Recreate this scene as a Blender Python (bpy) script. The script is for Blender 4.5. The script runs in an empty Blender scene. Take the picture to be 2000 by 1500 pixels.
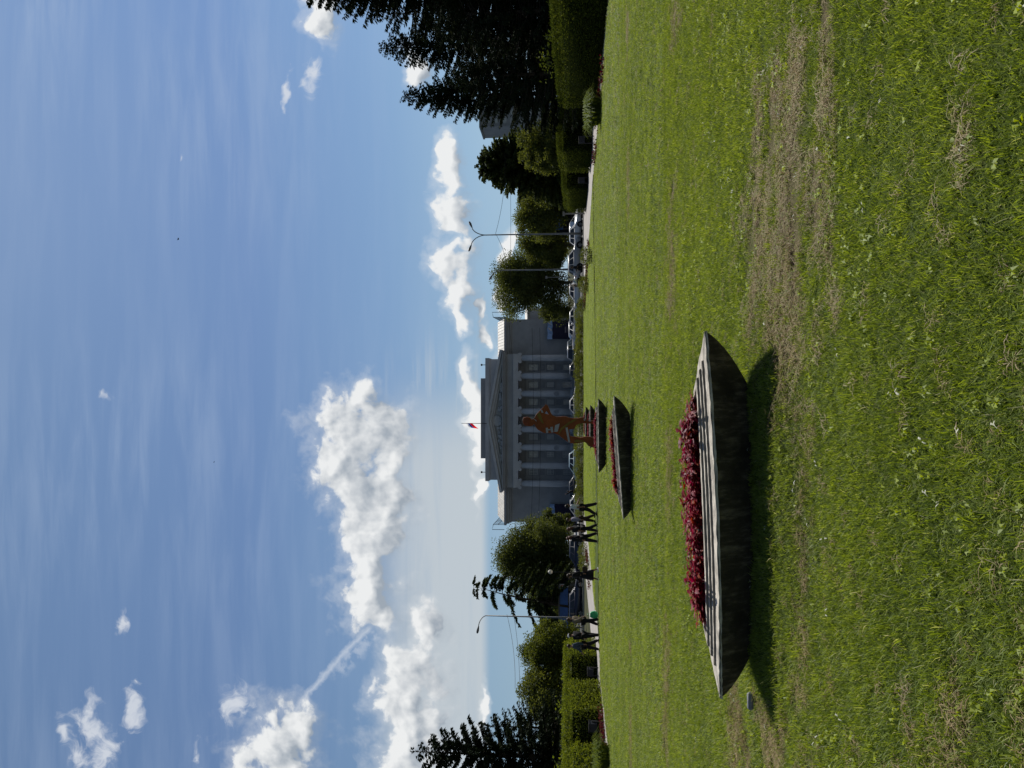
import bpy, bmesh, math, random
import numpy as np
from mathutils import Vector, Matrix

SC = bpy.context.scene
COL = SC.collection
random.seed(7)
RNG = np.random.default_rng(11)
R = math.radians

# ------------------------------------------------------------------ camera (photo is a portrait frame turned on its side)
F = 1400.0
EYE = 1.6
PITCH = math.atan(108.0 / F)
cam_d = bpy.data.cameras.new('camera')
cam_d.sensor_fit = 'HORIZONTAL'
cam_d.sensor_width = 36.0
cam_d.lens = 36.0 * F / 2000.0
cam_d.clip_start = 0.05
cam_d.clip_end = 6000
cam = bpy.data.objects.new('camera', cam_d)
COL.objects.link(cam)
cam.matrix_world = Matrix.Translation((0, 0, EYE)) @ Matrix.Rotation(R(90) + PITCH, 4, 'X') @ Matrix.Rotation(R(-90), 4, 'Z')
SC.camera = cam

SUN_EL, SUN_AZ = 47.0, 20.0          # azimuth to the right of straight ahead (+Y)
sun_d = bpy.data.lights.new('sun', 'SUN')
sun_d.energy = 5.0
sun_d.angle = R(0.5)
sun_d.color = (1.0, 0.955, 0.88)
sun = bpy.data.objects.new('sun', sun_d)
COL.objects.link(sun)
SDIR = Vector((math.sin(R(SUN_AZ)) * math.cos(R(SUN_EL)), math.cos(R(SUN_AZ)) * math.cos(R(SUN_EL)), math.sin(R(SUN_EL))))
sun.rotation_euler = SDIR.to_track_quat('Z', 'Y').to_euler()
sun.location = (0, 0, 60)

SC.view_settings.view_transform = 'Standard'
SC.view_settings.look = 'None'
SC.view_settings.exposure = 0.0
SC.view_settings.gamma = 1.0
try:
    SC.cycles.max_bounces = 6
    SC.cycles.diffuse_bounces = 3
    SC.cycles.glossy_bounces = 2
    SC.cycles.transmission_bounces = 3
    SC.cycles.transparent_max_bounces = 6
    SC.cycles.use_adaptive_sampling = True
except Exception:
    pass

_c, _s = math.cos(PITCH), math.sin(PITCH)


def ray(px, py):
    a, b = (750.0 - py) / F, (1000.0 - px) / F
    return Vector((a, _c - b * _s, _s + b * _c))


def at(px, py, Y):
    d = ray(px, py)
    return Vector((0, 0, EYE)) + d * (Y / d.y)


def gr(px, py, z=0.0):
    d = ray(px, py)
    return Vector((0, 0, EYE)) + d * ((z - EYE) / d.z)


# ------------------------------------------------------------------ node helpers
class NT:
    def __init__(self, tree):
        self.t = tree

    def n(self, kind, **kw):
        nd = self.t.nodes.new(kind)
        for k, v in kw.items():
            setattr(nd, k, v)
        return nd

    def put(self, sock, v):
        if hasattr(v, 'is_output'):
            self.t.links.new(v, sock)
        else:
            sock.default_value = v

    def math(self, op, a, b=None, c=None, clamp=False):
        nd = self.n('ShaderNodeMath', operation=op)
        nd.use_clamp = clamp
        for i, v in enumerate((a, b, c)):
            if v is not None:
                self.put(nd.inputs[i], v)
        return nd.outputs[0]

    def vmath(self, op, a, b=None, c=None):
        nd = self.n('ShaderNodeVectorMath', operation=op)
        for i, v in enumerate((a, b, c)):
            if v is not None:
                self.put(nd.inputs[i], v)
        return nd.outputs['Value'] if op in ('LENGTH', 'DOT_PRODUCT', 'DISTANCE') else nd.outputs[0]

    def ramp(self, v, lo, hi, a=0.0, b=1.0, smooth=True):
        nd = self.n('ShaderNodeMapRange')
        nd.interpolation_type = 'SMOOTHSTEP' if smooth else 'LINEAR'
        nd.clamp = True
        self.put(nd.inputs[0], v)
        for i, x in zip((1, 2, 3, 4), (lo, hi, a, b)):
            self.put(nd.inputs[i], x)
        return nd.outputs[0]

    def mix(self, f, a, b):
        nd = self.n('ShaderNodeMix', data_type='RGBA')
        self.put(nd.inputs[0], f)
        self.put(nd.inputs[6], a if hasattr(a, 'is_output') else (*a[:3], 1.0))
        self.put(nd.inputs[7], b if hasattr(b, 'is_output') else (*b[:3], 1.0))
        return nd.outputs[2]

    def noise(self, vec, scale, detail=4.0, rough=0.55, dist=0.0, dims='3D'):
        nd = self.n('ShaderNodeTexNoise', noise_dimensions=dims)
        if vec is not None:
            self.put(nd.inputs['Vector'], vec)
        nd.inputs['Scale'].default_value = scale
        nd.inputs['Detail'].default_value = detail
        nd.inputs['Roughness'].default_value = rough
        nd.inputs['Distortion'].default_value = dist
        return nd.outputs[0]


# ------------------------------------------------------------------ sky: Nishita plus real-direction clouds
world = bpy.data.worlds.new('World')
SC.world = world
world.use_nodes = True
wt = world.node_tree
wt.nodes.clear()
W = NT(wt)
sky = W.n('ShaderNodeTexSky', sky_type='NISHITA')
sky.sun_disc = False
sky.sun_elevation = R(SUN_EL)
sky.sun_rotation = R(SUN_AZ)
sky.altitude = 200
sky.air_density = 1.0
sky.dust_density = 0.6
sky.ozone_density = 1.6


def uw(px, py):
    d = ray(px, py)
    return d.x / d.y, d.z / d.y


# (centre x, centre y, half size along x, half size along y) in photo pixels; x is height in the photo, y is sideways
CUMULUS = [
    (700, 850, 82, 85), (655, 905, 40, 55), (690, 940, 68, 75), (735, 1010, 62, 100), (715, 1090, 48, 75), (725, 1160, 52, 75), (742, 1215, 24, 34),
    (705, 768, 20, 24), (752, 905, 38, 70),
    (815, 1215, 42, 34), (805, 1290, 55, 60), (795, 1385, 64, 75), (790, 1460, 66, 80), (850, 1420, 34, 130),
    (874, 300, 15, 40), (872, 350, 21, 42), (882, 425, 32, 60), (884, 505, 34, 60), (890, 575, 24, 50), (900, 630, 14, 36),
    (912, 725, 18, 34), (922, 775, 22, 45), (930, 830, 24, 34), (938, 875, 20, 34), (940, 660, 9, 36), (935, 600, 6, 16), (935, 960, 7, 30),
    (628, 12, 36, 58), (812, 128, 26, 34), (985, 575, 14, 30), (945, 1372, 11, 40), (980, 300, 18, 26),
    (530, 1460, 72, 80), (585, 1420, 30, 46), (560, 1510, 60, 60), (985, 740, 30, 90), (995, 470, 12, 36),
]
WISPY = [
    (175, 1425, 55, 60), (150, 1475, 36, 30), (200, 1470, 30, 40), (458, 1370, 34, 44), (385, 1475, 14, 30), (236, 1222, 16, 34), (262, 1390, 22, 38),
    (275, 1330, 12, 14), (610, 150, 22, 50), (556, 165, 10, 40), (122, 1430, 14, 34), (200, 772, 10, 18), (348, 300, 6, 12),
]


def blob_mask(p, blobs):
    """smooth union of ellipses: 0 at their centres, 1 at their rims"""
    acc = None
    for (cx, cy, hx, hy) in blobs:
        u, w = uw(cx, cy)
        sx, sy = F / (hy * 1.10), F / (hx * 1.12)
        ln = W.vmath('LENGTH', W.vmath('MULTIPLY_ADD', p, (sx, sy, 0.0), (-u * sx, -w * sy, 0.0)))
        acc = ln if acc is None else W.math('SMOOTH_MIN', acc, ln, 0.30)
    return acc


tc = W.n('ShaderNodeTexCoord')
sep = W.n('ShaderNodeSeparateXYZ')
W.put(sep.inputs[0], tc.outputs['Generated'])
yy = W.math('MAXIMUM', sep.outputs[1], 0.03)
U_ = W.math('DIVIDE', sep.outputs[0], yy)
V_ = W.math('DIVIDE', sep.outputs[2], yy)
comb = W.n('ShaderNodeCombineXYZ')
W.put(comb.inputs[0], U_)
W.put(comb.inputs[1], V_)
Pd = comb.outputs[0]
front = W.ramp(sep.outputs[1], 0.25, 0.45)


K = 10.0

# graded blue of the photographed sky, mixed with the physical one
skyc = W.vmath('MULTIPLY', sky.outputs[0], (0.55, 0.55, 0.55))
grad = W.n('ShaderNodeValToRGB')
W.put(grad.inputs[0], W.ramp(sep.outputs[2], 0.0, 0.75, 0.0, 1.0, False))
cr = grad.color_ramp
stops = [(0.0, (0.37, 0.54, 0.69)), (0.15, (0.315, 0.485, 0.66)), (0.32, (0.215, 0.365, 0.60)), (0.55, (0.165, 0.285, 0.54)), (0.85, (0.175, 0.298, 0.53)), (1.0, (0.175, 0.29, 0.5))]
while len(cr.elements) < len(stops):
    cr.elements.new(0.5)
for e, (ps, c) in zip(cr.elements, stops):
    e.position = ps
    e.color = (*c, 1)
gs = W.vmath('SCALE', grad.outputs[0])
wt.nodes[-1].inputs['Scale'].default_value = K
# darker to the left, paler to the right of the sun's side
side = W.ramp(U_, -0.55, 0.55, 0.80, 1.12, False)
sc_ = W.n('ShaderNodeVectorMath', operation='SCALE')
W.put(sc_.inputs[0], gs)
W.put(sc_.inputs['Scale'], side)
base = W.mix(W.math('MULTIPLY', front, 0.86), skyc, sc_.outputs[0])

# thin high cirrus, combed sideways
mp = W.n('ShaderNodeMapping')
W.put(mp.inputs[0], Pd)
mp.inputs['Rotation'].default_value = (0, 0, R(-4))
mp.inputs['Scale'].default_value = (1.5, 13.0, 1)
ci = W.noise(mp.outputs[0], 2.2, 9.0, 0.58, 0.25, '2D')
big = W.noise(Pd, 2.0, 2.0, 0.5, 0.0, '2D')
ci = W.math('MULTIPLY', W.ramp(ci, 0.34, 0.78), W.ramp(big, 0.25, 0.6, 0.25, 1.0))
ci = W.math('MULTIPLY', ci, W.ramp(V_, 0.20, 0.62, 0.08, 0.31))
ci = W.math('MULTIPLY', ci, W.ramp(U_, -0.5, 0.5, 0.6, 1.0, False))
ci = W.math('MULTIPLY', ci, front)
base = W.mix(ci, base, (0.44 * K, 0.54 * K, 0.70 * K))

# grey veil with a clean lower edge
vlo, vhi = uw(951, 1100)[1], uw(770, 1100)[1]
mp2 = W.n('ShaderNodeMapping')
W.put(mp2.inputs[0], Pd)
mp2.inputs['Scale'].default_value = (0.7, 11.0, 1)
st = W.noise(mp2.outputs[0], 3.0, 5.0, 0.6, 0.2, '2D')
ulo, uhi = uw(900, 980)[0], uw(900, 560)[0]
hz = W.ramp(U_, ulo, uhi, 1.0, 0.0)
veil = W.math('MULTIPLY', W.ramp(V_, vlo - 0.006, vlo + 0.010), W.ramp(V_, vlo + 0.095, vhi + 0.045, 1.0, 0.0))
body = W.math('MULTIPLY', veil, W.math('MULTIPLY', W.ramp(hz, 0.25, 1.0), W.ramp(st, 0.15, 0.55, 0.72, 1.0)))
streak = W.math('MULTIPLY', W.math('MULTIPLY', veil, W.ramp(hz, 0.0, 0.55)), W.ramp(st, 0.42, 0.72))
va = W.math('MAXIMUM', W.math('MULTIPLY', body, 0.86), W.math('MULTIPLY', streak, 0.72))
va = W.math('MULTIPLY', va, front)
base = W.mix(va, base, (0.55 * K, 0.60 * K, 0.635 * K))

# contrail
(c0u, c0w), (c1u, c1w) = uw(575, 1392), uw(722, 1228)
du, dw = c1u - c0u, c1w - c0w
L2 = du * du + dw * dw
rel = W.vmath('SUBTRACT', Pd, (c0u, c0w, 0))
tt = W.math('DIVIDE', W.vmath('DOT_PRODUCT', rel, (du, dw, 0)), L2)
ll = math.sqrt(L2)
nn = W.vmath('DOT_PRODUCT', rel, (-dw / ll, du / ll, 0))
cn = W.noise(Pd, 60.0, 5.0, 0.6, 0.0, '2D')
nn = W.math('MULTIPLY_ADD', W.math('SUBTRACT', cn, 0.5), 0.012, nn)
nn = W.math('MULTIPLY_ADD', W.math('MULTIPLY', tt, W.math('SUBTRACT', 1.0, tt)), -0.018, nn)
core = W.math('SUBTRACT', 1.0, W.math('DIVIDE', W.math('ABSOLUTE', nn), 0.0065), clamp=True)
fuzz = W.math('MULTIPLY', W.ramp(nn, -0.001, 0.004, 0.0, 1.0), W.ramp(nn, 0.012, 0.028, 1.0, 0.0))
fuzz2 = W.math('MULTIPLY', W.ramp(nn, 0.001, -0.004, 0.0, 1.0), W.ramp(nn, -0.012, -0.028, 1.0, 0.0))
tm = W.math('MULTIPLY', W.ramp(tt, -0.05, 0.05), W.ramp(tt, 0.97, 1.05, 1.0, 0.0))
ca = W.math('MAXIMUM', W.math('MULTIPLY', core, 0.5), W.math('MULTIPLY', W.math('MULTIPLY', fuzz2, W.ramp(cn, 0.35, 0.62)), W.ramp(tt, 0.4, 0.6, 0.0, 0.32)))
ca = W.math('MULTIPLY', W.math('MULTIPLY', ca, tm), front)
base = W.mix(ca, base, (0.72 * K, 0.76 * K, 0.82 * K))


def clouded(base, cum, wis):
    wn = W.n('ShaderNodeTexNoise', noise_dimensions='2D')
    W.put(wn.inputs['Vector'], Pd)
    wn.inputs['Scale'].default_value = 17.0
    wn.inputs['Detail'].default_value = 3.0
    off = W.vmath('SUBTRACT', wn.outputs['Color'], (0.5, 0.5, 0.5))
    pw = W.vmath('MULTIPLY_ADD', off, (0.05, 0.05, 0.0), Pd)
    wv = W.vmath('MULTIPLY_ADD', off, (0.022, 0.022, 0.0), Pd)

    def lumps(q):
        acc = None
        for sc_v, am in ((24.0, 0.62), (58.0, 0.30), (130.0, 0.13)):
            v_ = W.n('ShaderNodeTexVoronoi', voronoi_dimensions='2D', feature='F1')
            W.put(v_.inputs['Vector'], q)
            v_.inputs['Scale'].default_value = sc_v
            t_ = W.math('MULTIPLY', W.math('SUBTRACT', 0.42, v_.outputs['Distance']), am)
            acc = t_ if acc is None else W.math('ADD', acc, t_)
        return acc
    n0 = W.noise(Pd, 15.0, 8.0, 0.55, 0.1, '2D')
    b0, b1 = lumps(wv), lumps(W.vmath('ADD', wv, (0.0035, 0.0085, 0.0)))
    n1 = W.noise(W.vmath('ADD', Pd, (0.006, 0.014, 0.0)), 15.0, 6.0, 0.5, 0.1, '2D')
    m0 = blob_mask(pw, cum)
    m1 = blob_mask(W.vmath('ADD', pw, (0.008, 0.022, 0.0)), cum)
    d = W.math('MULTIPLY_ADD', W.math('SUBTRACT', n0, 0.5), 1.85, W.math('MULTIPLY', W.math('SUBTRACT', 1.0, m0), 1.05))
    d = W.math('MULTIPLY_ADD', b0, 0.75, d)
    d = W.math('MULTIPLY_ADD', W.math('SUBTRACT', W.noise(pw, 70.0, 5.0, 0.65, 0.3, '2D'), 0.5), 0.55, d)
    a_c = W.math('MAXIMUM', W.ramp(d, -0.05, 0.42), W.ramp(d, -0.55, 0.25, 0.0, 0.30))
    thick = W.ramp(d, 0.0, 1.0)
    li = W.math('MULTIPLY_ADD', W.math('SUBTRACT', b0, b1), 0.95, 0.56)
    li = W.math('MULTIPLY_ADD', W.math('SUBTRACT', n0, n1), 1.7, li)
    li = W.math('MULTIPLY_ADD', W.math('SUBTRACT', m1, m0), 0.85, li)
    li = W.math('MULTIPLY_ADD', thick, -0.12, li)
    li = W.math('MINIMUM', W.math('MAXIMUM', li, 0.0), 1.0)
    col = W.mix(li, (0.34 * K, 0.39 * K, 0.45 * K), (0.86 * K, 0.87 * K, 0.87 * K))
    out = base
    if wis:
        mw = blob_mask(pw, wis)
        dw_ = W.math('MULTIPLY_ADD', W.math('SUBTRACT', W.noise(pw, 24.0, 9.0, 0.62, 0.4, '2D'), 0.5), 2.5, W.math('MULTIPLY', W.math('SUBTRACT', 1.0, mw), 0.8))
        out = W.mix(W.math('MULTIPLY', W.ramp(dw_, 0.0, 0.85), 0.78), out, (0.72 * K, 0.75 * K, 0.80 * K))
    return W.mix(W.math('MULTIPLY', a_c, 0.97), out, col)


def closure(c):
    b_ = W.n('ShaderNodeBackground')
    W.put(b_.inputs[0], c)
    b_.inputs[1].default_value = 1.0 / K
    return b_.outputs[0]


def either(f, a, b_):
    nd = W.n('ShaderNodeMixShader')
    W.put(nd.inputs[0], f)
    W.t.links.new(a, nd.inputs[1])
    W.t.links.new(b_, nd.inputs[2])
    return nd.outputs[0]


SPLIT = 690                                     # clouds to the left and right of this are told apart only to spare work
cl = [b_ for b_ in CUMULUS if b_[1] + b_[3] * 1.8 > SPLIT]
cr_ = [b_ for b_ in CUMULUS if b_[1] - b_[3] * 1.8 < SPLIT]
wl = [b_ for b_ in WISPY if b_[1] + b_[3] * 1.8 > SPLIT]
wr_ = [b_ for b_ in WISPY if b_[1] - b_[3] * 1.8 < SPLIT]
left = W.math('LESS_THAN', U_, uw(900, SPLIT)[0])
low = W.math('MULTIPLY', W.math('LESS_THAN', V_, uw(50, 750)[1]), W.math('GREATER_THAN', sep.outputs[2], -0.02))
zone = W.math('MULTIPLY', low, W.math('GREATER_THAN', front, 0.5))
sky_l, sky_r = closure(clouded(base, cl, wl)), closure(clouded(base, cr_, wr_))
shader = either(zone, closure(base), either(left, sky_r, sky_l))
wo = W.n('ShaderNodeOutputWorld')
W.t.links.new(shader, wo.inputs[0])


# ------------------------------------------------------------------ materials
MATS = {}


def M(name, rgb, rough=0.75, var=0.18, scale=3.0, bump=0.0, metal=0.0, spec=0.3, detail=5.0, streak=None, coat=0.0):
    if name in MATS:
        return MATS[name]
    m = bpy.data.materials.new(name)
    m.use_nodes = True
    t = NT(m.node_tree)
    bs = m.node_tree.nodes['Principled BSDF']
    bs.inputs['Roughness'].default_value = rough
    bs.inputs['Metallic'].default_value = metal
    bs.inputs['Specular IOR Level'].default_value = spec
    if coat:
        bs.inputs['Coat Weight'].default_value = coat
        bs.inputs['Coat Roughness'].default_value = 0.05
    tc = t.n('ShaderNodeTexCoord')
    v = tc.outputs['Object']
    if streak:
        mp = t.n('ShaderNodeMapping')
        t.put(mp.inputs[0], v)
        mp.inputs['Scale'].default_value = streak
        v = mp.outputs[0]
    nz = t.noise(v, scale, detail, 0.6)
    lo = [c * (1 - var) for c in rgb]
    hi = [min(1, c * (1 + var)) for c in rgb]
    t.put(bs.inputs['Base Color'], t.mix(t.ramp(nz, 0.3, 0.7), lo, hi))
    if bump:
        b = t.n('ShaderNodeBump')
        b.inputs['Strength'].default_value = 1.0
        b.inputs['Distance'].default_value = bump
        t.put(b.inputs['Height'], t.noise(v, scale * 6, 5, 0.6))
        t.put(bs.inputs['Normal'], b.outputs[0])
    MATS[name] = m
    return m


def LEAF(name, c1, c2, trans=0.35, gloss=0.06, patch=0.35, c3=None, vary=0.25, sheen=1.0, hue=0.485, stretch=None, drift=0.5):
    """leaf material: every leaf picks its own tone between c1 and c2; clumps drift in tone; thin enough to glow against the sun"""
    if name in MATS:
        return MATS[name]
    m = bpy.data.materials.new(name)
    m.use_nodes = True
    nt = m.node_tree
    nt.nodes.clear()
    t = NT(nt)
    ge = t.n('ShaderNodeNewGeometry')
    pos = ge.outputs['Position']
    if stretch:
        mp = t.n('ShaderNodeMapping')
        t.put(mp.inputs[0], pos)
        mp.inputs['Scale'].default_value = stretch
        pos = mp.outputs[0]
    tn = t.noise(pos, patch, 4, 0.62)
    f = t.math('MULTIPLY_ADD', ge.outputs['Random Per Island'], 1.0 - drift, t.math('MULTIPLY', t.ramp(tn, 0.3, 0.7), drift))
    col = t.mix(f, c1, c2)
    if c3 is not None:
        col = t.mix(t.ramp(ge.outputs['Random Per Island'], 1 - vary, 1 - vary + 0.02), col, c3)
    di = t.n('ShaderNodeBsdfDiffuse')
    t.put(di.inputs[0], col)
    tr = t.n('ShaderNodeBsdfTranslucent')
    hs = t.n('ShaderNodeHueSaturation')
    hs.inputs['Hue'].default_value = hue
    hs.inputs['Saturation'].default_value = 1.1
    hs.inputs['Value'].default_value = 1.25
    t.put(hs.inputs['Color'], col)
    t.put(tr.inputs[0], hs.outputs[0])
    mx = t.n('ShaderNodeMixShader')
    mx.inputs[0].default_value = trans
    t.put(mx.inputs[1], di.outputs[0])
    t.put(mx.inputs[2], tr.outputs[0])
    gl = t.n('ShaderNodeBsdfGlossy')
    gl.inputs['Roughness'].default_value = 0.55
    gl.inputs[0].default_value = (0.9, 0.95, 1.0, 1)
    m2 = t.n('ShaderNodeMixShader')
    m2.inputs[0].default_value = gloss * 0.3 * sheen
    t.put(m2.inputs[1], mx.outputs[0])
    t.put(m2.inputs[2], gl.outputs[0])
    ou = t.n('ShaderNodeOutputMaterial')
    t.put(ou.inputs[0], m2.outputs[0])
    MATS[name] = m
    return m


def GLASS(name, tint=(0.03, 0.035, 0.04), rough=0.08, spec=0.6):
    return M(name, tint, rough, 0.1, 2.0, spec=spec)


# ------------------------------------------------------------------ object helpers
def link(o, parent=None):
    COL.objects.link(o)
    if parent is not None:
        o.parent = parent
    return o


def empty(name, loc=(0, 0, 0), rz=0.0):
    o = bpy.data.objects.new(name, None)
    o.empty_display_size = 0.2
    o.location = loc
    o.rotation_euler = (0, 0, rz)
    COL.objects.link(o)
    return o


def tag(o, label=None, cat=None, group=None, kind=None):
    if label:
        o['label'] = label
    if cat:
        o['category'] = cat
    if group:
        o['group'] = group
    if kind:
        o['kind'] = kind
    return o


def thing(name, label, cat, loc=(0, 0, 0), rz=0.0, group=None):
    return tag(empty(name, loc, rz), label, cat, group)


def np_mesh(name, V, Fc, mats, parent=None, smooth=False, midx=None):
    me = bpy.data.meshes.new(name)
    V = np.asarray(V, dtype=np.float32)
    Fc = np.asarray(Fc, dtype=np.int32)
    k = Fc.shape[1]
    me.vertices.add(len(V))
    me.vertices.foreach_set('co', V.ravel())
    me.loops.add(Fc.size)
    me.loops.foreach_set('vertex_index', Fc.ravel())
    me.polygons.add(len(Fc))
    me.polygons.foreach_set('loop_start', np.arange(0, Fc.size, k, dtype=np.int32))
    if not isinstance(mats, (list, tuple)):
        mats = [mats]
    for m in mats:
        me.materials.append(m)
    if midx is not None:
        me.polygons.foreach_set('material_index', np.asarray(midx, dtype=np.int32))
    if smooth:
        me.polygons.foreach_set('use_smooth', np.ones(len(Fc), dtype=bool))
    me.update(calc_edges=True)
    me.validate()
    o = bpy.data.objects.new(name, me)
    return link(o, parent)


class MB:
    """collects faces and builds ONE mesh object"""

    def __init__(self):
        self.v, self.f, self.mi, self.sm = [], [], [], []
        self.cur = 0
        self.smooth = False

    def add(self, vs, fs):
        o = len(self.v)
        self.v.extend([tuple(p) for p in vs])
        for f in fs:
            self.f.append(tuple(i + o for i in f))
            self.mi.append(self.cur)
            self.sm.append(self.smooth)
        return self

    def box(self, x0, x1, y0, y1, z0, z1):
        x0, x1 = min(x0, x1), max(x0, x1)
        y0, y1 = min(y0, y1), max(y0, y1)
        z0, z1 = min(z0, z1), max(z0, z1)
        vs = [(x0, y0, z0), (x1, y0, z0), (x1, y1, z0), (x0, y1, z0), (x0, y0, z1), (x1, y0, z1), (x1, y1, z1), (x0, y1, z1)]
        return self.add(vs, [(3, 2, 1, 0), (4, 5, 6, 7), (0, 1, 5, 4), (1, 2, 6, 5), (2, 3, 7, 6), (3, 0, 4, 7)])

    def tube(self, pts, radii, n=8, cap=True):
        pts = [Vector(p) for p in pts]
        if not isinstance(radii, (list, tuple)):
            radii = [radii] * len(pts)
        rings, prev = [], None
        for i, p in enumerate(pts):
            if i == 0:
                t = pts[1] - pts[0]
            elif i == len(pts) - 1:
                t = pts[-1] - pts[-2]
            else:
                t = pts[i + 1] - pts[i - 1]
            if t.length < 1e-9:
                t = Vector((0, 0, 1))
            t.normalize()
            if prev is None:
                a = Vector((1, 0, 0)) if abs(t.x) < 0.9 else Vector((0, 1, 0))
                prev = t.cross(a).normalized()
            nrm = prev - t * prev.dot(t)
            if nrm.length < 1e-6:
                nrm = t.orthogonal()
            nrm.normalize()
            prev = nrm
            b = t.cross(nrm)
            rings.append([p + (nrm * math.cos(2 * math.pi * k / n) + b * math.sin(2 * math.pi * k / n)) * radii[i] for k in range(n)])
        vs = [q for r_ in rings for q in r_]
        fs = []
        for i in range(len(rings) - 1):
            for k in range(n):
                fs.append((i * n + k, i * n + (k + 1) % n, (i + 1) * n + (k + 1) % n, (i + 1) * n + k))
        if cap:
            fs.append(tuple(range(n - 1, -1, -1)))
            fs.append(tuple((len(rings) - 1) * n + k for k in range(n)))
        return self.add(vs, fs)

    def lathe(self, prof, cx=0, cy=0, n=16, cap=True):
        vs = [(cx + r_ * math.cos(2 * math.pi * k / n), cy + r_ * math.sin(2 * math.pi * k / n), z) for (r_, z) in prof for k in range(n)]
        fs = []
        for i in range(len(prof) - 1):
            for k in range(n):
                fs.append((i * n + k, i * n + (k + 1) % n, (i + 1) * n + (k + 1) % n, (i + 1) * n + k))
        if cap:
            fs.append(tuple(range(n - 1, -1, -1)))
            fs.append(tuple((len(prof) - 1) * n + k for k in range(n)))
        return self.add(vs, fs)

    def prism(self, poly, axis, a, b):
        """poly: 2-D outline; axis 'y': (x,z) outline between y=a and y=b; 'x': (y,z); 'z': (x,y)"""
        def P3(p, t):
            return {'y': (p[0], t, p[1]), 'x': (t, p[0], p[1]), 'z': (p[0], p[1], t)}[axis]
        n = len(poly)
        vs = [P3(p, a) for p in poly] + [P3(p, b) for p in poly]
        fs = [tuple(range(n)), tuple(range(2 * n - 1, n - 1, -1))]
        for k in range(n):
            fs.append((k, n + k, n + (k + 1) % n, (k + 1) % n))
        return self.add(vs, fs)

    def ball(self, c, r, n=10, m=6, sq=(1, 1, 1)):
        prof = [(math.sin(math.pi * i / m), -math.cos(math.pi * i / m)) for i in range(m + 1)]
        vs = [(c[0] + max(a, 0.001) * r * sq[0] * math.cos(2 * math.pi * k / n), c[1] + max(a, 0.001) * r * sq[1] * math.sin(2 * math.pi * k / n), c[2] + z * r * sq[2]) for (a, z) in prof for k in range(n)]
        fs = [(i * n + k, i * n + (k + 1) % n, (i + 1) * n + (k + 1) % n, (i + 1) * n + k) for i in range(m) for k in range(n)]
        return self.add(vs, fs)

    def build(self, name, mats, parent=None, bevel=0.0, fix=True):
        me = bpy.data.meshes.new(name)
        me.from_pydata(self.v, [], self.f)
        if not isinstance(mats, (list, tuple)):
            mats = [mats]
        for m in mats:
            me.materials.append(m)
        for i, p in enumerate(me.polygons):
            p.material_index = self.mi[i]
            p.use_smooth = self.sm[i]
        if fix or bevel:
            bm = bmesh.new()
            bm.from_mesh(me)
            bmesh.ops.recalc_face_normals(bm, faces=bm.faces[:])
            if bevel:
                bmesh.ops.bevel(bm, geom=bm.edges[:], offset=bevel, segments=2, affect='EDGES', profile=0.6, clamp_overlap=True)
            bm.to_mesh(me)
            bm.free()
        me.update()
        return link(bpy.data.objects.new(name, me), parent)


# value noise for terrain and wear (numpy)
def _hash(ix, iy, seed):
    h = (ix.astype(np.int64) * 374761393 + iy.astype(np.int64) * 668265263 + seed * 144665) & 0x7fffffff
    h = ((h ^ (h >> 13)) * 1274126177) & 0x7fffffff
    return ((h ^ (h >> 16)) & 0xffff) / 65535.0


def vnoise(x, y, seed=0):
    x, y = np.asarray(x, float), np.asarray(y, float)
    ix, iy = np.floor(x), np.floor(y)
    fx, fy = x - ix, y - iy
    fx, fy = fx * fx * (3 - 2 * fx), fy * fy * (3 - 2 * fy)
    a, b = _hash(ix, iy, seed), _hash(ix + 1, iy, seed)
    c, d = _hash(ix, iy + 1, seed), _hash(ix + 1, iy + 1, seed)
    return (a * (1 - fx) + b * fx) * (1 - fy) + (c * (1 - fx) + d * fx) * fy


def fbm(x, y, seed=0, o=4):
    s, a, t = 0, 0.5, 0
    for i in range(o):
        s = s + a * vnoise(np.asarray(x) * 2 ** i, np.asarray(y) * 2 ** i, seed + i * 17)
        t += a
        a *= 0.5
    return s / t


def sstep(a, b, x):
    t = np.clip((np.asarray(x, float) - a) / (b - a), 0, 1)
    return t * t * (3 - 2 * t)


# ------------------------------------------------------------------ ground sheets
PLANTERS = [  # x, y (line of the two tips), roll in degrees, yaw, size, mound height
    (-1.03, 5.86, 2.1, 1.0, 1.0, 0.12),
    (-1.72, 17.2, 4.2, 2.0, 1.0, 0.07),
    (-2.05, 28.6, 0.3, 0.0, 1.0, 0.05),
    (-2.45, 41.3, 0.0, 0.0, 0.85, 0.03),
    (-2.9, 52.5, 0.0, 0.0, 0.85, 0.0),
]


def hgt(x, y):
    x, y = np.asarray(x, float), np.asarray(y, float)
    h = 0.045 * (fbm(x * 0.35, y * 0.35, 5, 3) - 0.5) + 0.03 * (fbm(x * 1.6, y * 1.6, 8, 3) - 0.5)
    for (px, py, ro, ya, sc, mh) in PLANTERS:
        r_ = np.sqrt(((x - px) / (1.45 * sc)) ** 2 + ((y - py - 0.35) / (0.95 * sc)) ** 2)
        h = h * sstep(0.6, 1.3, r_) + mh * (1 - sstep(0.75, 1.45, r_))
    return h


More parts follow.
